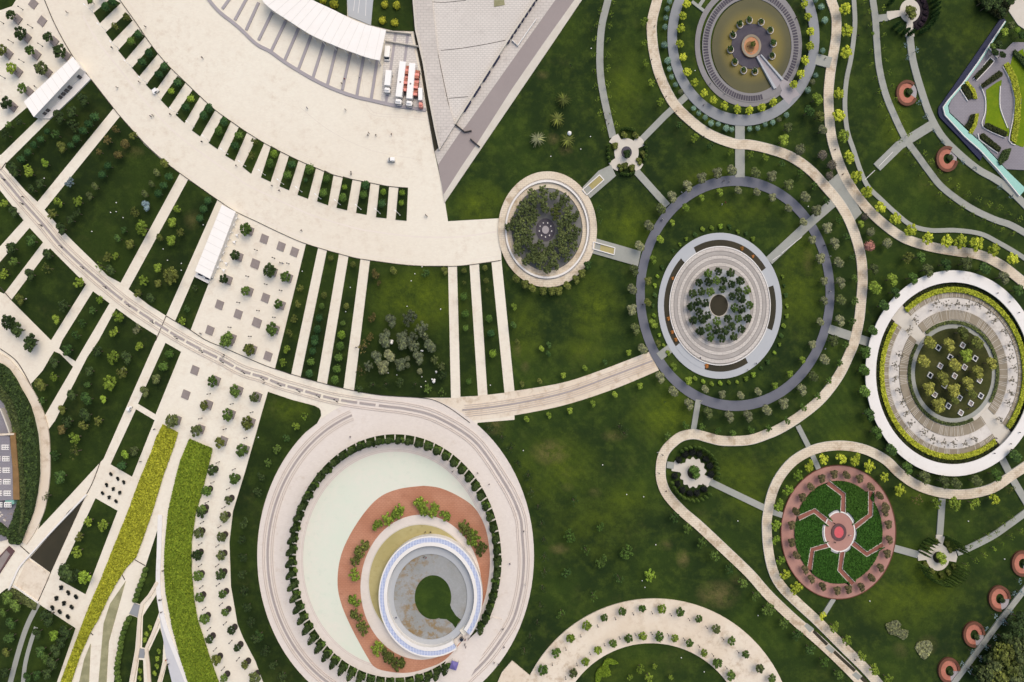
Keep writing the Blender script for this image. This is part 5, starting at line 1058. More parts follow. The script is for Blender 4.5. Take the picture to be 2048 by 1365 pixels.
grove(K(2,3,[(463,200,'rg',13),(710,130,'rg',9),(590,315,'rg',10,'thin'),(720,410,'pl',13),(920,330,'rg',15),(435,500,'gr',12),(860,545,'gr',13,'thin'),(1110,515,'br',13),(650,680,'rg',11,'thin'),(395,825,'rg',12,'thin')]),'rg','open',12,'scattered on the lawn above the crescent','trees on the lawn above the crescent')
grove(K(2,3,[(235,100),(255,235),(260,370),(262,490),(245,620),(225,760),(205,900),(145,1010),(98,1130)]) + K(2,2,[(45,980),(130,1080),(160,1210),(210,1330),(495,1280,'gr',11)]) + K(1,2,[(1860,700),(1965,770),(2040,860)]),'dp','thin',10,'on the lawn right of the great ring','dark trees right of the great ring','top')
UPR = K(2,3,[(355,1135),(470,1020,'yg'),(600,920,'yg'),(738,855),(885,805),(1045,780),(1200,785,'yg'),(1350,812),(1498,867),(1637,950),(1762,1042),(1875,1152),(1988,1262),(250,1275)]); LWR = K(2,3,[(490,1300),(590,1205,'yg'),(688,1115,'yg'),(810,1065),(933,1022),(1050,1007,'yg'),(1180,1010),(1305,1022,'yg'),(1425,1060),(1538,1140,'yg'),(1645,1220),(1755,1320)]) + K(3,3,[(35,1345)])
UPR, LWR = ([(p[0], p[1], p[2] if len(p) > 2 else random.choice(('rg','pl','pl','hg')), random.uniform(7.8, 10.6)) for p in l_] for l_ in (UPR, LWR))
for lst, wh in ((UPR, 'in the outer row of the crescent'), (LWR, 'in the inner row of the crescent')):
    for p in lst: pit_at(p[0], p[1], 9, 3.4, True)
    grove(lst,'rg','lobed',9.3,wh,'trees of the crescent promenade','left',hz=3.4)
grove(K(2,3,[(1030,1265),(1145,1245,'yg',6),(1095,1335),(945,1335,'yg',7),(1272,1335,'yg',6)]),'yg','open',9,'on the lawn inside the crescent','small trees inside the crescent')
# saplings along the grey paths
grove(K(2,0,[(820,10),(700,90),(680,195),(662,310),(655,440),(658,565),(668,690),(683,795),(707,905),(735,1030),(800,115),(780,205),(772,315),(765,440),(765,545),(768,670),(783,770),(803,895),(838,995)]),'yg','thin',6.5,'beside the grey path right of the ramp','saplings by the grey path right of the ramp','top','sapling')
grove(K(3,0,[(780,5),(810,90),(820,195),(842,268,'br',4,'ball'),(830,405),(838,510),(865,620),(890,730),(920,835),(960,935),(1000,1030),(1055,1120),(930,65),(930,175),(935,275),(935,385),(955,480,'yg'),(970,580),(1000,680,'yg'),(1025,790),(1065,880),(1105,970,'yg'),(1130,1075),(1210,1140,'yg'),(1260,1225),(1310,1290),(1180,1310),(1125,1220)])
 + K(3,1,[(1240,25),(1310,105),(1380,185),(1470,245),(1555,295),(1640,350),(1735,395),(1810,430),(1880,470),(1975,500),(1385,10),(1460,70),(1525,130),(1605,185),(1690,230),(1780,270),(1860,295),(1945,345),(2020,385)]),'yg','thin',6,'along the long grey path, right','saplings along the long grey path','top','sapling')
grove(K(3,3,[(1960,60),(1890,105),(1830,165),(1765,195),(1690,240),(1630,285),(2030,160),(1950,205),(1880,260,'br',5),(1820,305,'br',6),(1735,350),(1665,395),(1590,430)]),'yg','thin',6,'along the lower right grey path','saplings along the lower right path','left','sapling')
grove(K(3,3,[(2030,650),(1970,660),(1950,800),(1830,845),(1890,890),(1820,1010),(1745,1090),(1640,1130),(1700,1180),(1620,1280),(2020,560),(1755,940),(1560,1225)]) + K(3,0,[(1100,360),(1115,460),(1195,400),(1215,815),(1265,930),(1335,1045),(1405,1135),(1565,1290),(1660,1345)]) + K(3,1,[(1860,130),(1950,210)]),'bs','thin',6,'beside a grey path at the right','blue grey saplings beside the grey paths','top','sapling')
grove(K(3,3,[(1900,1150,'ol',24,'lobed'),(2010,1080,'hg',22,'lobed'),(1830,1230,'hg',20,'lobed'),(1760,1310,'hg',20,'lobed'),(1950,1270,'ol',22,'lobed'),(2030,1180,'hg',20,'lobed'),(1860,1340,'ol',20,'lobed'),(1980,1350,'hg',22,'lobed'),(2000,950,'dp',20),(1930,1040,'dp',18),(2040,870,'dp',18),(1850,1130,'dp',18),(1770,1210,'dp',16),(1700,1290,'dp',15),(1960,890,'dp',13),(1700,1350,'dp',14)]),'dp','bushy',18,'of the wood in the lower right corner','trees of the lower right wood')
grove(K(3,0,[(1830,30),(1875,90),(1780,10),(1760,45),(1940,5),(1730,5),(1850,-5)]),'dp','bushy',11,'by the upper right corner','dark trees by the upper right corner'); 
grove(K(3,0,[(1895,255,'yg',10),(2000,240,'br',6,'ball'),(1950,200,'hg',9),(1850,350,'dp',9),(1820,420,'dp',9),(1880,440,'dp',8),(1800,370,'pl',8),(2030,280,'gr',8)]),'yg','bushy',9,'behind the teal edge of the courtyard','trees behind the teal edge')
# brick crescent trees in the great ring
grove(K(1,2,[(1320,1320,'yg',15.5),(1430,1340,'yg',12.5),(1140,1355,'yg',12.5)]) + K(1,3,[(965,110,'yg',13.5),(1055,65,'yg',14.5),(1130,15,'yg',13.5),(1330,0,'yg',11.5),(1420,5,'yg',13.5),(1510,35,'yg',13.5),(1665,125,'ol',14.5),(1735,215,'yg',15.5),(1800,310,'ol',14.5),(850,290,'ol',14.5),(800,390,'ol',14.5),(785,510,'yg',13.5),(785,725,'yg',15.5),(800,840,'ol',14.5),(850,945,'ol',13.5),(970,1110,'yg',15.5),(1045,1165,'ol',15.5),(1140,1235,'ol',16.5),(825,340,'ol',12.5),(1080,1190,'ol',12.5),(1700,170,'ol',13.5)]),'yg','open',14,'on the brick crescent','trees on the brick crescent','cw',c_=(842,1160),hz=2.6)
# cypresses of the great ring
pts = []
for i in range(66):
    a = 360 / 66 * (i + .5)
    if 124 < a < 150: continue
    pts.append((*ell(*gc, 204, 242, a, a + 1, 1)[0], 'dp'))
grove(pts,'dp','spindle',6.0,'in the ring bed of the great ring','cypresses of the great ring','cw',c_=gc,hz=8.2,ybase=.3)
sh = []
for i, (x, y, _) in enumerate(pts):
    for dx in (-4, 4): sh.append((x + dx, y + random.uniform(-4, 4), random.choice(('pl','dp','pl','gr','rg')), random.uniform(5,7)))
grove(sh,'dp','bushy',6,'in the ring bed of the great ring','shrubs in the great ring bed','cw','shrub','shrub',c_=gc,name='shrub',ybase=.3)
# cypresses and bushes of the rosettes
def cyp(c_, rx, ry, angs, wh, grp, code='pl', r=3.2, hz=5):
    grove([(*ell(*c_, rx, ry, a, a + 1, 1)[0], code) for a in angs], code, 'spindle', r, wh, grp, 'cw', c_=c_, hz=hz)
cyp((1386,946), 47, 53, list(range(-32, 108, 11)) + list(range(140, 255, 11)), 'round the scalloped rosette', 'cypresses round the scalloped rosette')
cyp((1253,305), 38, 46, list(range(-14, 24, 9)) + list(range(70, 118, 10)) + list(range(160, 205, 9)) + list(range(245, 290, 10)), 'round the upper rosette', 'cypresses round the upper rosette', r=2.7, hz=2.6)
cyp((1876,1115), 40, 46, list(range(15, 75, 9)) + list(range(110, 255, 9)) + list(range(285, 335, 9)), 'round the lower right rosette', 'cypresses round the lower right rosette', r=2.6, hz=8)
cyp((1820,22), 45, 50, list(range(60, 166, 12)) + list(range(186, 240, 14)) + [285], 'round the purple rosette', 'cypresses round the purple rosette', 'gr', 4.4, 5.5)
grove([(*ell(1386,946,36,41,a,a+1,1)[0],) for a in list(range(-50, 105, 24)) + list(range(142, 265, 24))],'bl','ball',8,'of the scalloped rosette','near black bushes of the scalloped rosette','cw','bush','bush',c_=(1386,946),name='bush')
grove(K(2,0,[(895,1085),(985,1090),(820,1170),(1045,1235),(1010,1290),(900,1330),(955,1345),(860,1340)]) ,'ol','bushy',8.5,'at the upper rosette','olive bushes of the upper rosette','cw','bush','bush',c_=(1253,305),name='bush')
grove(K(3,3,[(1430,260),(1450,310),(1480,440),(1440,490),(1380,510),(1310,480),(1260,430),(1340,240),(1270,290)]) ,'ol','bushy',7,'at the lower right rosette','olive bushes of the lower right rosette','cw','bush','bush',c_=(1876,1115),name='bush')
grove([(*ell(1820,22,31,36,a,a+1,1)[0],) for a in range(38, 178, 20)],'gp','bushy',6.5,'of the purple rosette','purple bushes of the upper right rosette','cw','bush','bush',c_=(1820,22),name='bush',desc='dark purple')
for o in bpy.data.objects:
    if o.get('group') == 'purple bushes of the upper right rosette': o.data = o.data
M['f_pp'] = foliage('dark_purple_leaves', (46,36,46), f=1.2)
for o in [o for o in bpy.data.objects if o.get('group') == 'purple bushes of the upper right rosette']:
    me = CR['bushy'][0].copy(); me.materials[0] = M['f_pp']; o.data = me
M['f_or'] = foliage('rusty_orange_leaves', (150,96,30), f=1.2)
for o in [o for o in bpy.data.objects if o.get('group') == 'orange shrubs in the amphitheatre bed']:
    me = CR['bushy'][1].copy(); me.materials[0] = M['f_or']; o.data = me
for (x, y), cc, r, t in (((1388,945),'rg',15,'dark green tree in the centre of the scalloped rosette'),((1822,22),'ol',15,'olive tree in the centre of the purple rosette'),((1883,1118),'yg',14,'yellowish tree in the centre of the lower right rosette'),((1253,308),'dp',10,'very dark low tree in the centre of the upper rosette')):
    tree(x, y, r, cc, 'bushy', t, None, 3.0)
for (x, y), t in (((1819,184),'uppermost salmon crescent bench'),((1900,316),'salmon crescent bench below the cross path'),((2050,1126),'salmon crescent bench at the right edge'),((2004,1200),'second lower right crescent bench'),((1954,1274),'third lower right crescent bench'),((1902,1345),'lowest crescent bench')):
    tree(x, y, 7, 'dp', 'ball', 'round dark bush inside the ' + t, 'round bushes in the crescent benches', None, 'bush', 'bush')
# spiky dark shrubs along the white walkway, bottom left
grove(K(0,3,[(1175,460),(1165,500),(1150,540),(1135,580),(1120,620),(1108,660),(1095,700),(1045,850),(1025,885),(1015,920),(1000,960),(990,1000),(980,1040),(978,1080),(970,1120),(960,1160),(955,1200),(950,1240),(950,1280),(955,1320),(965,1350)]),'pl','spindle',5.2,'beside the white walkway, bottom left','spiky dark shrubs by the white walkway','top',hz=2.6)
grove(K(0,3,[(1195,930),(1170,985),(1155,1030),(1265,1120),(1255,1180),(1250,1240),(1235,1300),(1115,1275),(1115,1340)]),'yg','bushy',6,'in the lattice beds at the bottom','yellowish bushes in the lattice beds','top','bush','bush',name='bush')
# clipped yellow bushes in the stadium bed
grove(K(1,0,[(535,0),(625,30,None,10),(1033,38),(1125,45),(1015,165),(1110,180)]),'hy','ball',8.5,'in the dark bed above the curved canopy','clipped yellow green bushes by the canopy','left','bush','bush',name='bush')
# ---------------------------------------------------------------- palms
def palm_mesh():
    V, F = [], []
    for i in range(17):
        a = 6.283 * i / 17 + random.uniform(-.1,.1); L_ = random.uniform(2.5, 3.5); el = random.uniform(.15, .9); d_ = Vector((math.cos(a), math.sin(a), 0)); s_ = Vector((-math.sin(a), math.cos(a), 0)); prev = None
        for j in range(7):
            t = j / 6; c_ = d_ * L_ * t + Vector((0,0, el * 1.6 * t - 1.9 * t * t)); w_ = .22 * math.sin(math.pi * min(.95, t + .12)) + .03
            n = len(V); V += [tuple(c_ - s_ * w_ + Vector((0,0,-.08))), tuple(c_), tuple(c_ + s_ * w_ + Vector((0,0,-.08)))]
            if prev is not None: F += [(prev, prev + 1, n + 1, n), (prev + 1, prev + 2, n + 2, n + 1)]
            prev = n
            if 0 < j < 6:
                for sg in (-1, 1):
                    m = len(V); q = c_ + s_ * sg * w_; V += [tuple(q), tuple(q + s_ * sg * .16 + d_ * .3 + Vector((0,0,-.15))), tuple(q + d_ * .22)]; F.append((m, m + 1, m + 2))
    return V, F
pmv = palm_mesh()
for (x, y), cc, t in zip(K(2,0,[(412,795),(362,950),(205,1110),(445,1120)]), ('ol','ol','og','ol'), ('palm tree on the lawn, uppermost of the four','palm tree on the lawn, second from the top of the four','greyish palm tree, leftmost of the four on the lawn','palm tree with a white round thing in its crown')):
    bx, by, _ = P(x, y, 3.2); e = empty('palm_tree', (bx, by, 0), t, 'palm', 'palm trees on the lawn')
    c = local('crown', pmv, 'f_' + cc, e); c.location = (0, 0, 3); c.rotation_euler = (0, 0, random.random() * 6); c.scale = (.98, 1.15, 1)
    local('trunk', merge(*[tube((0,0,z * .6), (0,0,z * .6 + .62), .26, .2, 8) for z in range(5)]), 'bark', e)
o = local('white_ball', merge((lambda V, F: (blob(V, F, (0,0,0), .9, 2), (V, F))[1])([], [])), 'paintw', None, True); o.location = P(1139, 267, 3.9)[:2] + (3.9,); o.name = 'balloon'; tag(o, 'white round balloon caught in the crown of a palm tree', 'balloon')
# ---------------------------------------------------------------- lamp posts
def lamp_meshes(h, dark=True):
    return h
def post(x, y, h, label, group, name, tall=False, mat='darkmetal', rz=0.0):
    e = empty(name, P(x, y)[:2] + (0,), label, 'lamp', group, rz)
    key = (name, mat)
    if key not in PM:
        pole = local('pole', merge(tube((0,0,0),(0,0,h),.11,.07,8), tube((0,0,0),(0,0,.25),.24,.2,8)), mat)
        if tall: head = merge(tube((0,0,h - .1),(1.5,0,h + .1),.07,.06,6), boxes([(1.2,2.1,-.2,.2,h + .02,h + .16)]))
        else: head = merge(tube((0,0,h),(0,0,h + .3),.2,.2,8), tube((0,0,h + .3),(0,0,h + .4),.26,.1,8))
        hd = local('lamp_head', head, mat); PM[key] = (pole.data, hd.data); bpy.data.objects.remove(pole); bpy.data.objects.remove(hd)
    for nm, me in zip(('pole', 'lamp_head'), PM[key]): link(bpy.data.objects.new(nm, me), e)
    return e
PM = {}
def posts(pts, h, wh, grp, name, tall=False, mat='darkmetal', order=1, rz=0.0, word='slim dark lamp post'):
    tail = 'from the top' if order else 'from the left'
    for i, (x, y) in enumerate(sorted(pts, key=lambda p: p[1] if order else p[0])): post(x, y, h, f'{word} {wh}, {nth(i+1)} {tail}', grp, name, tall, mat, rz)
posts(K(0,0,[(185,80),(30,190),(262,225),(107,345),(342,372),(192,500),(42,628)]), 2.6, 'on the upper left plaza', 'lamp posts of the upper left plaza', 'lamp_post')
posts(K(0,1,[(1990,850),(1918,1058),(1848,1255),(2010,1328)]) + K(1,1,[(10,640),(150,703),(265,748),(88,913),(207,962),(27,1123),(153,1177)]), 2.8, 'on the middle plaza', 'lamp posts of the middle plaza', 'lamp_post')
posts(K(0,2,[(1683,422),(1866,502),(1616,617),(2024,568),(1810,702),(1975,772),(1755,967),(1882,1022),(1712,1126),(1836,1177),(1668,1284),(1800,1326)]) + K(0,3,[(1630,82),(1768,116),(1615,253),(1752,268),(1614,424),(1750,424),(1624,596),(1756,578),(1646,767),(1780,733),(1684,930),(1812,885),(1732,1092),(1856,1032),(1796,1246),(1915,1170)]), 2.8, 'among the plaza trees', 'lamp posts among the plaza trees', 'lamp_post')
posts(K(2,3,[(962,805),(1112,797),(1262,812),(1406,850),(1546,912),(1676,1002),(1796,1106),(822,843),(681,902),(546,980),(428,1085),(320,1205),(981,968),(1110,960),(1240,972),(1368,1006),(1486,1062),(1596,1132),(1702,1232),(855,997),(735,1050),(620,1120),(516,1208),(426,1315)]), 2.8, 'on the crescent', 'lamp posts of the crescent', 'lamp_post', order=0)
posts(K(0,1,[(45,74),(190,266),(340,438),(500,608),(670,774),(850,930),(1035,1075),(1222,1206),(1412,1330)]) + K(0,2,[(1612,74),(1776,156),(1945,240)]) + K(1,2,[(50,292),(185,340),(335,387),(490,430),(632,465)]), 2.6, 'on the inlay of the curved road', 'dark lamp posts on the curved road', 'arm_lamp', True, order=0, rz=-.5)
posts(K(0,0,[(745,95),(850,245),(950,388),(1062,538),(1178,668),(1292,795),(1422,912),(1552,1018),(1678,1130),(1824,1236),(1966,1332)]) + K(1,1,[(75,38),(222,112),(368,172),(520,228),(675,274),(840,312),(994,345),(1152,358)]), 3.6, 'at the end of a strip bed', 'white lamp posts at the strip beds', 'arm_lamp_post', True, 'paintw', 0, 2.4, 'white armed lamp post')
posts(K(3,2,[(2045,625),(1975,725),(1905,815),(1775,890)]) + K(3,1,[(1800,985),(1895,1055),(1970,1140),(2040,1250)]), 2.4, 'on the white ring canopy', 'lamp posts on the white ring', 'lamp_post', word='thin dark lamp post')
posts(K(2,2,[(1195,905),(1675,840),(1165,1050)]) + K(2,0,[(1105,500),(1150,655),(1220,795),(1300,910),(1410,1030),(1520,1108)]), 2.6, 'beside the winding cream path', 'lamp posts by the winding path', 'lamp_post')
# ---------------------------------------------------------------- vehicles
def vehicle(kind, px, py, ang, label, name, cat, col='paintw', L_=5.4, W_=2.0, box=None):
    e = empty(name, P(px, py)[:2] + (0.04,), label, cat, None, ang)
    cabL = 1.9 if kind != 'van' else L_ * .32
    def b(nm, bl, m, bev=.08):
        o = local(nm, boxes(bl), m, e); 
        if bev: bevel_mesh(o, bev)
        return o
    hw = W_ / 2
    if kind == 'cart':
        b('body', [(-L_/2, L_/2, -hw, hw, .3, .9)], 'paintw', .12); b('roof', [(-L_*.35, L_*.35, -hw, hw, 1.8, 1.9)], 'paintw', .04)
        local('roof_post', merge(*[tube((sx * L_*.32, sy * hw*.85, .9), (sx * L_*.32, sy * hw*.85, 1.8), .04, .04) for sx in (-1,1) for sy in (-1,1)]), 'darkmetal', e); b('seat', [(-.5,.3,-hw*.8,hw*.8,.9,1.1)], 'glassd', .04); xs = (-L_*.33, L_*.33)
    elif kind == 'van':
        b('body', [(-L_/2, L_/2 - 1.0, -hw, hw, .4, 2.2)], col, .16); b('bonnet', [(L_/2 - 1.05, L_/2, -hw, hw, .4, 1.25)], col, .14)
        o = local('windscreen', ([(L_/2-1.0,-hw*.85,2.05),(L_/2-1.0,hw*.85,2.05),(L_/2-.35,hw*.85,1.28),(L_/2-.35,-hw*.85,1.28)],[(0,1,2,3)]), 'glassd', e); xs = (-L_*.3, L_*.32)
        b('side_window', [(L_/2-1.9, L_/2-1.1, -hw-.01, hw+.01, 1.4, 1.95)], 'glassd', 0)
    else:
        tl = L_ - cabL - .7
        b('cargo_box', [(-L_/2, -L_/2 + tl, -hw, hw, 1.0, 3.7)], box or 'paintw', .06); b('chassis', [(-L_/2 + .1, L_/2 - .3, -hw*.5, hw*.5, .6, .98)], 'darkmetal', 0)
        b('cab', [(L_/2 - cabL, L_/2, -hw*.96, hw*.96, .5, 2.9)], col, .2); b('wind_deflector', [(L_/2 - cabL*.95, L_/2 - cabL*.35, -hw*.8, hw*.8, 2.88, 3.4)], col, .15)
        b('windscreen', [(L_/2 - .1, L_/2 + .02, -hw*.85, hw*.85, 1.7, 2.5)], 'glassd', 0); b('side_window', [(L_/2 - 1.1, L_/2 - .35, -hw*.97, hw*.97, 1.7, 2.4)], 'glassd', 0)
        if L_ > 12: b('roof_hatch', [(-.4,.2,-.3,.3,3.7,3.78)], 'metal', 0)
        if L_ > 12:
            for q in (-1,1): b('mirror', [(L_/2 - .5, L_/2 - .35, q*(hw*.96), q*(hw*.96) + q*.35, 1.7, 2.4)] if q > 0 else [(L_/2 - .5, L_/2 - .35, -hw*.96 - .35, -hw*.96, 1.7, 2.4)], 'darkmetal', 0)
        xs = (-L_/2 + 1.1, L_/2 - .9) if L_ < 9 else (-L_/2 + 1.0, -L_/2 + 2.3, -L_/2 + 3.6, L_/2 - 3.4, L_/2 - 1.0)
    wr = .28 if kind == 'cart' else .36 if kind == 'van' else .5
    for x in xs:
        for sg in (-1, 1):
            w1 = local('wheel', tube((x, sg * (hw - .28), wr), (x, sg * (hw + .02), wr), wr, wr, 14), 'tyre', e); local('hub', tube((x, sg * (hw), wr), (x, sg * (hw + .04), wr), wr * .5, wr * .45, 10), 'metal', w1)
    return e
dn = -math.pi / 2 - .12
vehicle('van', *K(1,0,[(1055,440)])[0], -math.pi/2 - .06, 'white van parked beside the end of the curved canopy', 'van', 'van', L_=5.5, W_=2.1)
vehicle('truck', *K(1,0,[(1066,677)])[0], -math.pi/2 - .1, 'short white box truck parked below the white van', 'box_truck', 'truck', L_=8.6, W_=2.3)
vehicle('truck', *K(1,0,[(1166,688)])[0], -math.pi/2 - .12, 'long white articulated lorry, left of the two on the forecourt', 'lorry', 'lorry', L_=16.6, W_=2.5)
vehicle('truck', *K(1,0,[(1247,702)])[0], -math.pi/2 - .09, 'long white articulated lorry between the two red loads', 'lorry', 'lorry', L_=16.6, W_=2.4)
def trailer(px, py, ang, L_, label):
    e = empty('flatbed_trailer', P(px, py)[:2] + (.04,), label, 'trailer', None, ang); hw = 1.05
    local('deck', boxes([(-L_/2, L_/2, -hw, hw, .9, 1.1)]), 'darkmetal', e)
    bl = []; 
    for i in range(int(L_ / 1.3)): x = -L_/2 + .2 + i * 1.3; bl.append((x, x + 1.0, -hw + .1, hw - .1, 1.1, 1.9 + .5 * (i % 3)))
    local('red_crate', boxes([q for i, q in enumerate(bl) if i % 2]), 'red', e); local('pale_crate', boxes([q for i, q in enumerate(bl) if i % 2 == 0]), 'salmon', e)
    for x in (-L_/2 + 1, -L_/2 + 2.2, L_/2 - 1.5):
        for sg in (-1, 1): local('wheel', tube((x, sg * .8, .45), (x, sg * 1.07, .45), .45, .45, 12), 'tyre', e)
trailer(*K(1,0,[(1212,655)])[0], -math.pi/2 - .06, 11.5, 'trailer with red loads between the two long white lorries'); trailer(*K(1,0,[(1286,685)])[0], -math.pi/2 - .09, 11.0, 'trailer with red loads right of the second long lorry')
vehicle('truck', *K(1,0,[(1324,806)])[0], -math.pi/2, 'small truck with a red cab beside the stone wall', 'small_truck', 'truck', col='red', L_=7.4, W_=1.6)
vehicle('van', *K(1,0,[(1087,1285)])[0], math.pi, 'small white minivan alone on the big pale plaza', 'minivan', 'van', L_=2.9, W_=1.5)
vehicle('cart', *K(0,0,[(1253,737)])[0], .6, 'white service cart beside a short strip bed', 'service_cart', 'cart', L_=2.6, W_=1.4)
vehicle('cart', *K(0,2,[(1045,540)])[0], -2.0, 'small dark pair of parked carts on the slanting path', 'service_cart', 'cart', L_=2.2, W_=1.2)
tt = empty('market_tent', P(909, 1326)[:2] + (.35,), 'purple tent standing beside the cypresses of the great ring', 'tent', None, -.3)
local('canopy', ([(-1.4,-1.6,2.1),(1.4,-1.6,2.1),(1.4,1.6,2.1),(-1.4,1.6,2.1),(0,0,2.9),(-1.4,-1.6,1.8),(1.4,-1.6,1.8),(1.4,1.6,1.8),(-1.4,1.6,1.8)],[(0,1,4),(1,2,4),(2,3,4),(3,0,4),(0,5,6,1),(1,6,7,2),(2,7,8,3),(3,8,5,0)]), 'purple', tt)
for sx in (-1,1):
    for sy in (-1,1): local('leg', tube((sx*1.35,sy*1.55,0),(sx*1.35,sy*1.55,1.9),.04,.04), 'metal', tt)
# cafe tables by the second pavilion
TBL = K(0,1,[(1895,385),(1875,440),(1850,495),(1900,520),(1830,550),(1880,575),(1810,605),(1790,660),(1770,718),(1815,745),(1750,775),(1795,800)])
for i, (x, y) in enumerate(sorted(TBL, key=lambda p: p[1])):
    e = empty('cafe_table', P(x, y)[:2] + (.04,), f'white cafe table beside the second pavilion, {nth(i+1)} from the top', 'table', 'white tables beside the second pavilion')
    local('tabletop', tube((0,0,.72),(0,0,.76),.48,.48,14), 'paintw', e); local('stand', merge(tube((0,0,0),(0,0,.72),.05,.05), tube((0,0,0),(0,0,.05),.28,.26,10)), 'metal', e)
    for j in range(3):
        a = j * 2.1 + i; cxx, cyy = math.cos(a) * .75, math.sin(a) * .75; local('stool', tube((cxx,cyy,0),(cxx,cyy,.45),.17,.2,8), 'paintw', e)
# small white lights and stones on the lawns
LT = K(0,1,[(935,260),(890,338),(935,332),(990,380),(1310,630),(1345,720),(1455,745),(1455,800),(740,490),(215,1028),(1630,437),(360,65)]) + K(1,1,[(1272,828),(1243,884),(1210,1088),(1478,1110),(757,937),(720,1130),(373,808),(1330,772),(1035,272)]) + K(2,0,[(632,393),(627,1097),(549,1197),(310,1255),(1462,570)]) + K(2,2,[(724,990),(916,1226),(1052,1245),(90,876)]) + K(2,3,[(1148,265),(1040,552),(1062,605),(1804,75),(1965,830),(1535,1280),(1352,1167)]) + K(3,3,[(1597,77),(810,715),(1886,380)]) + K(1,2,[(1060,255),(1128,272),(1328,287),(1358,323),(1322,366),(22,770),(1875,353)]) + K(3,1,[(318,290)])
gl = local('proto', merge(tube((0,0,0),(0,0,.35),.1,.1,8), tube((0,0,.35),(0,0,.5),.22,.18,10)), 'paintw'); gme = gl.data; bpy.data.objects.remove(gl)
for i, (x, y) in enumerate(sorted(LT, key=lambda p: p[0])):
    o = link(bpy.data.objects.new('garden_light', gme)); o.location = P(x, y)[:2] + (.1,); tag(o, f'tiny white garden light on a lawn, {nth(i+1)} from the left of the photo', 'light', 'tiny white garden lights on the lawns')
def sculpture(x, y, s_, label):
    v, f = [], []
    for _ in range(5): blob(v, f, (random.uniform(-.5,.5) * s_, random.uniform(-.5,.5) * s_, random.uniform(.3,1.2) * s_), random.uniform(.25,.5) * s_)
    o = local('sculpture', (v, f), 'paintw', None, True); o.location = P(x, y)[:2] + (0,); tag(o, label, 'sculpture')
for (x, y), s_, t in ((K(1,2,[(1083,15)])[0],1.6,'white sculpture at the heart of the silvery grove'),(K(1,2,[(1418,318)])[0],1.4,'white sculpture at the lower right of the silvery grove'),(K(1,2,[(1328,78)])[0],.9,'small white sculpture right of the silvery grove'),(K(1,2,[(1442,250)])[0],.7,'smallest white sculpture above the lower right one'),(K(0,2,[(1003,235)])[0],1.3,'white sculpture beside an olive tree in the long bed')): sculpture(x, y, s_, t)
# rubble at the left edge
for j, ((x, y), t) in enumerate(zip(K(0,3,[(30,20),(70,55),(25,70),(90,10)]), ('uppermost','rightmost','lowest','smallest'))):
    v, f = [], []
    for _ in range(9): blob(v, f, (random.uniform(-1.8,1.8), random.uniform(-1.8,1.8), .3), random.uniform(.25,.6))
    o = local('rubble_heap', (v, f), ('kerb','pit')[j % 2]); o.location = P(x, y)[:2] + (0,); tag(o, f'{t} pale rubble heap beside the cafe at the left edge', 'rubble', 'rubble heaps beside the cafe')
# ---------------------------------------------------------------- people: one skinned figure, recoloured
def person_mesh(stride):
    bm = bmesh.new(); lay = bm.verts.layers.skin.verify()
    J = {'pel':(0,0,.95,.14),'sp':(0,0,1.2,.14),'ch':(0,0,1.4,.16),'nk':(0,.01,1.53,.06),'hd':(0,.03,1.66,.105),'ht':(0,.02,1.76,.08)}
    for s_, n in ((-1,'l'),(1,'r')):
        st = stride * s_; J.update({n+'hip':(s_*.1,0,.9,.1),n+'kn':(s_*.11,st*.5+.03,.5,.065),n+'an':(s_*.11,st,.09,.045),n+'ft':(s_*.12,st+.16,.04,.04),n+'sh':(s_*.2,0,1.42,.065),n+'el':(s_*.26,-st*.4,1.14,.045),n+'wr':(s_*.26,-st*.4+.14,.9,.032),n+'hand':(s_*.25,-st*.4+.2,.82,.035)})
    vs = {}
    for n, (x, y, z, r) in J.items(): v = bm.verts.new((x, y, z)); v[lay].radius = (r, r); v[lay].use_root = n == 'pel'; vs[n] = v
    for a, b in (('pel','sp'),('sp','ch'),('ch','nk'),('nk','hd'),('hd','ht')): bm.edges.new((vs[a], vs[b]))
    for n in 'lr':
        for a, b in (('pel',n+'hip'),(n+'hip',n+'kn'),(n+'kn',n+'an'),(n+'an',n+'ft'),('ch',n+'sh'),(n+'sh',n+'el'),(n+'el',n+'wr'),(n+'wr',n+'hand')): bm.edges.new((vs[a], vs[b]))
    me = bpy.data.meshes.new('p'); bm.to_mesh(me); bm.free(); o = link(bpy.data.objects.new('p', me)); o.modifiers.new('s', 'SKIN'); o.modifiers.new('b', 'SUBSURF').levels = 1
    dg = bpy.context.evaluated_depsgraph_get(); r = bpy.data.meshes.new_from_object(o.evaluated_get(dg)); bpy.data.objects.remove(o); return r
base = [person_mesh(.22), person_mesh(.04)]
M['skin'] = plain('skin', (196,150,122), .6); M['hair'] = plain('dark_hair', (40,30,24), .8)
CL = {'black': plain('black_cloth', (34,34,38), .9), 'blue': plain('blue_cloth', (58,70,110), .9), 'red': plain('red_cloth', (160,60,54), .9), 'white': plain('white_cloth', (230,228,222), .9), 'grey': plain('grey_cloth', (96,94,98), .9)}
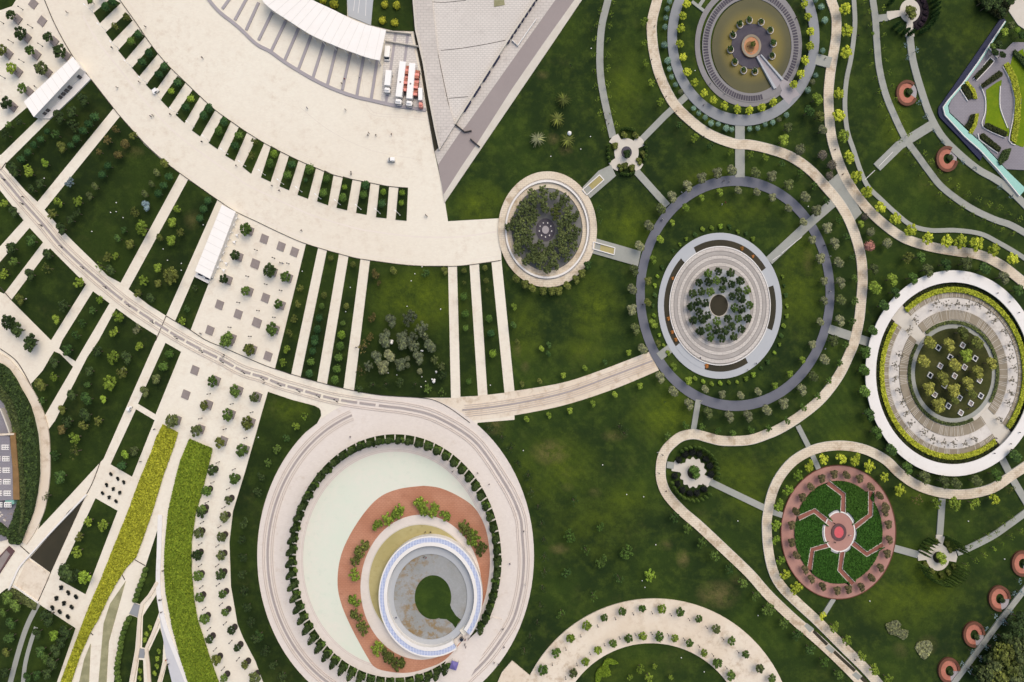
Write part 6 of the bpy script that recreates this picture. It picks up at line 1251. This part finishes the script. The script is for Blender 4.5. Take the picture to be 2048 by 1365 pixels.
PE = [(K(0,0,[(545,107)])[0],'black'),(K(0,0,[(1172,222)])[0],'black'),(K(0,0,[(1625,470)])[0],'grey'),(K(0,0,[(905,390)])[0],'black'),(K(0,0,[(1123,663)])[0],'black'),(K(0,0,[(1371,922)])[0],'black'),(K(0,0,[(1622,1140)])[0],'black'),(K(0,0,[(1898,1332)])[0],'black'),(K(0,0,[(945,708)])[0],'grey'),(K(0,0,[(1215,938)])[0],'blue'),(K(0,0,[(1232,930)])[0],'grey'),(K(0,0,[(293,700)])[0],'black'),(K(0,0,[(135,862)])[0],'black'),
 (K(1,0,[(905,1070)])[0],'black'),(K(1,0,[(897,1088)])[0],'grey'),(K(1,0,[(962,1088)])[0],'black'),(K(1,0,[(1085,1080)])[0],'black'),(K(1,0,[(413,870)])[0],'blue'),(K(1,0,[(720,885)])[0],'grey'),(K(1,0,[(712,640)])[0],'red'),(K(1,0,[(690,675)])[0],'black'),(K(1,0,[(832,625)])[0],'white'),
 (K(1,1,[(133,125)])[0],'black'),(K(1,1,[(192,164)])[0],'black'),(K(1,1,[(764,18)])[0],'black'),(K(1,1,[(764,34)])[0],'grey'),(K(1,1,[(1360,360)])[0],'grey'),(K(1,1,[(1370,370)])[0],'black'),(K(1,1,[(200,740)])[0],'black'),(K(1,1,[(218,745)])[0],'blue'),(K(1,1,[(368,482)])[0],'grey'),
 (K(2,1,[(1190,405)])[0],'blue'),(K(2,1,[(1200,396)])[0],'white'),(K(2,1,[(1733,95)])[0],'white'),(K(2,1,[(1685,92)])[0],'grey'),(K(2,1,[(1040,1075)])[0],'black'),(K(2,1,[(1700,262)])[0],'red'),(K(2,1,[(1672,278)])[0],'white'),(K(2,1,[(1352,180)])[0],'white'),
 (K(2,0,[(1138,218)])[0],'black'),(K(2,0,[(748,970)])[0],'black'),(K(2,0,[(770,998)])[0],'black'),(K(2,0,[(730,915)])[0],'black'),(K(2,0,[(1527,850)])[0],'blue'),(K(2,0,[(1698,755)])[0],'white'),(K(2,0,[(1875,385)])[0],'red'),(K(2,0,[(1905,435)])[0],'white'),(K(2,0,[(1583,677)])[0],'white'),
 (K(3,0,[(712,295)])[0],'black'),(K(3,0,[(448,477)])[0],'black'),(K(3,0,[(526,1205)])[0],'black'),(K(3,0,[(218,153)])[0],'black'),(K(3,1,[(486,690)])[0],'white'),(K(3,1,[(485,970)])[0],'white'),(K(3,1,[(440,605)])[0],'blue'),(K(3,1,[(1283,1125)])[0],'black'),(K(3,1,[(588,38)])[0],'black'),
 (K(3,2,[(448,62)])[0],'white'),(K(3,2,[(1805,775)])[0],'black'),(K(3,2,[(1805,803)])[0],'black'),(K(3,2,[(1585,540)])[0],'black'),(K(3,2,[(1620,520)])[0],'blue'),
 (K(2,2,[(1507,482)])[0],'white'),(K(2,2,[(1228,1198)])[0],'black'),(K(2,2,[(1880,230)])[0],'white'),(K(2,2,[(1945,180)])[0],'blue'),(K(2,2,[(1500,135)])[0],'blue'),(K(2,2,[(1162,888)])[0],'white'),
 (K(1,2,[(1775,1055)])[0],'black'),(K(1,2,[(1865,1143)])[0],'black'),(K(1,2,[(968,845)])[0],'black'),(K(1,2,[(1575,1040)])[0],'grey'),(K(1,2,[(758,765)])[0],'grey'),(K(1,2,[(805,50)])[0],'black'),(K(1,2,[(68,335)])[0],'black'),
 (K(1,3,[(1350,352)])[0],'black'),(K(1,3,[(1365,358)])[0],'red'),(K(1,3,[(1357,160)])[0],'black'),(K(1,3,[(1400,160)])[0],'black'),(K(1,3,[(1128,832)])[0],'blue'),(K(1,3,[(1672,1055)])[0],'black'),(K(1,3,[(1680,1075)])[0],'black'),(K(1,3,[(1700,1010)])[0],'grey'),(K(1,3,[(1725,980)])[0],'black'),(K(1,3,[(1675,1015)])[0],'red'),(K(1,3,[(2030,415)])[0],'blue'),(K(1,3,[(1940,1218)])[0],'black'),(K(1,3,[(1905,1205)])[0],'grey'),(K(1,3,[(1975,935)])[0],'black'),(K(1,3,[(1985,1080)])[0],'black'),
 (K(0,3,[(1285,702)])[0],'black'),(K(0,3,[(1298,703)])[0],'grey'),(K(0,3,[(1300,800)])[0],'grey'),(K(0,3,[(1312,470)])[0],'black'),(K(0,3,[(1340,1180)])[0],'red'),(K(0,3,[(1355,1215)])[0],'black'),(K(0,2,[(1800,110)])[0],'black'),(K(0,2,[(1790,128)])[0],'grey'),(K(0,2,[(1243,704)])[0],'grey'),(K(0,2,[(1132,962)])[0],'black'),(K(0,1,[(1612,1305)])[0],'black'),(K(0,1,[(195,215)])[0],'grey'),
 (K(3,3,[(515,88)])[0],'black'),(K(3,3,[(520,240)])[0],'black'),(K(3,3,[(640,185)])[0],'white'),(K(3,3,[(165,355)])[0],'black'),(K(3,3,[(686,1180)])[0],'grey'),(K(2,3,[(95,155)])[0],'black'),(K(2,3,[(108,580)])[0],'white')]
pm = {}
def place(x, y):
    q = 'left' if x < 683 else 'middle' if x < 1365 else 'right'; return {0:'upper', 1:'middle', 2:'lower'}[min(2, int(y / 455.1))] + ' ' + q
cnt = {}
for (x, y), c_ in sorted(PE, key=lambda p: p[0][0]):
    b_ = random.randrange(2)
    if (b_, c_) not in pm:
        me = base[b_].copy()
        for m in ('skin', 'hair'): me.materials.append(M[m])
        me.materials.append(CL[c_]); me.materials.append(CL['black' if c_ != 'black' else 'grey'])
        for f_ in me.polygons:
            z = f_.center.z; f_.use_smooth = True
            f_.material_index = 1 if z > 1.72 else 0 if z > 1.54 else 2 if z > .93 and not (abs(f_.center.x) > .21 and z < 1.0) else 0 if abs(f_.center.x) > .21 else 3
        pm[(b_, c_)] = me
    o = link(bpy.data.objects.new('person', pm[(b_, c_)])); zz = .05
    if am and math.hypot(x - 1470, (y - 587) / 1.17) < 200: zz = .32
    if math.hypot(x - 1907, (y - 747) / 1.17) < 156: zz = .38
    if math.hypot(x - 861, (y - 1194) / 1.165) < 87: zz = 1.3
    elif math.hypot(x - 790, (y - 1121) / 1.185) < 214: zz = .5
    if math.hypot(x - 1677, (y - 1065) / 1.17) < 114: zz = .62
    o.location = P(x, y)[:2] + (zz,); o.rotation_euler = (0, 0, random.random() * 6.28); o.scale = (1.15, 1.15, 1.05)
    w_ = place(x, y); cnt[(c_, w_)] = cnt.get((c_, w_), 0) + 1
    tag(o, f'person in {c_} clothes in the {w_} part of the park, {nth(cnt[(c_, w_)])} from its left', 'person', 'visitors walking in the park')
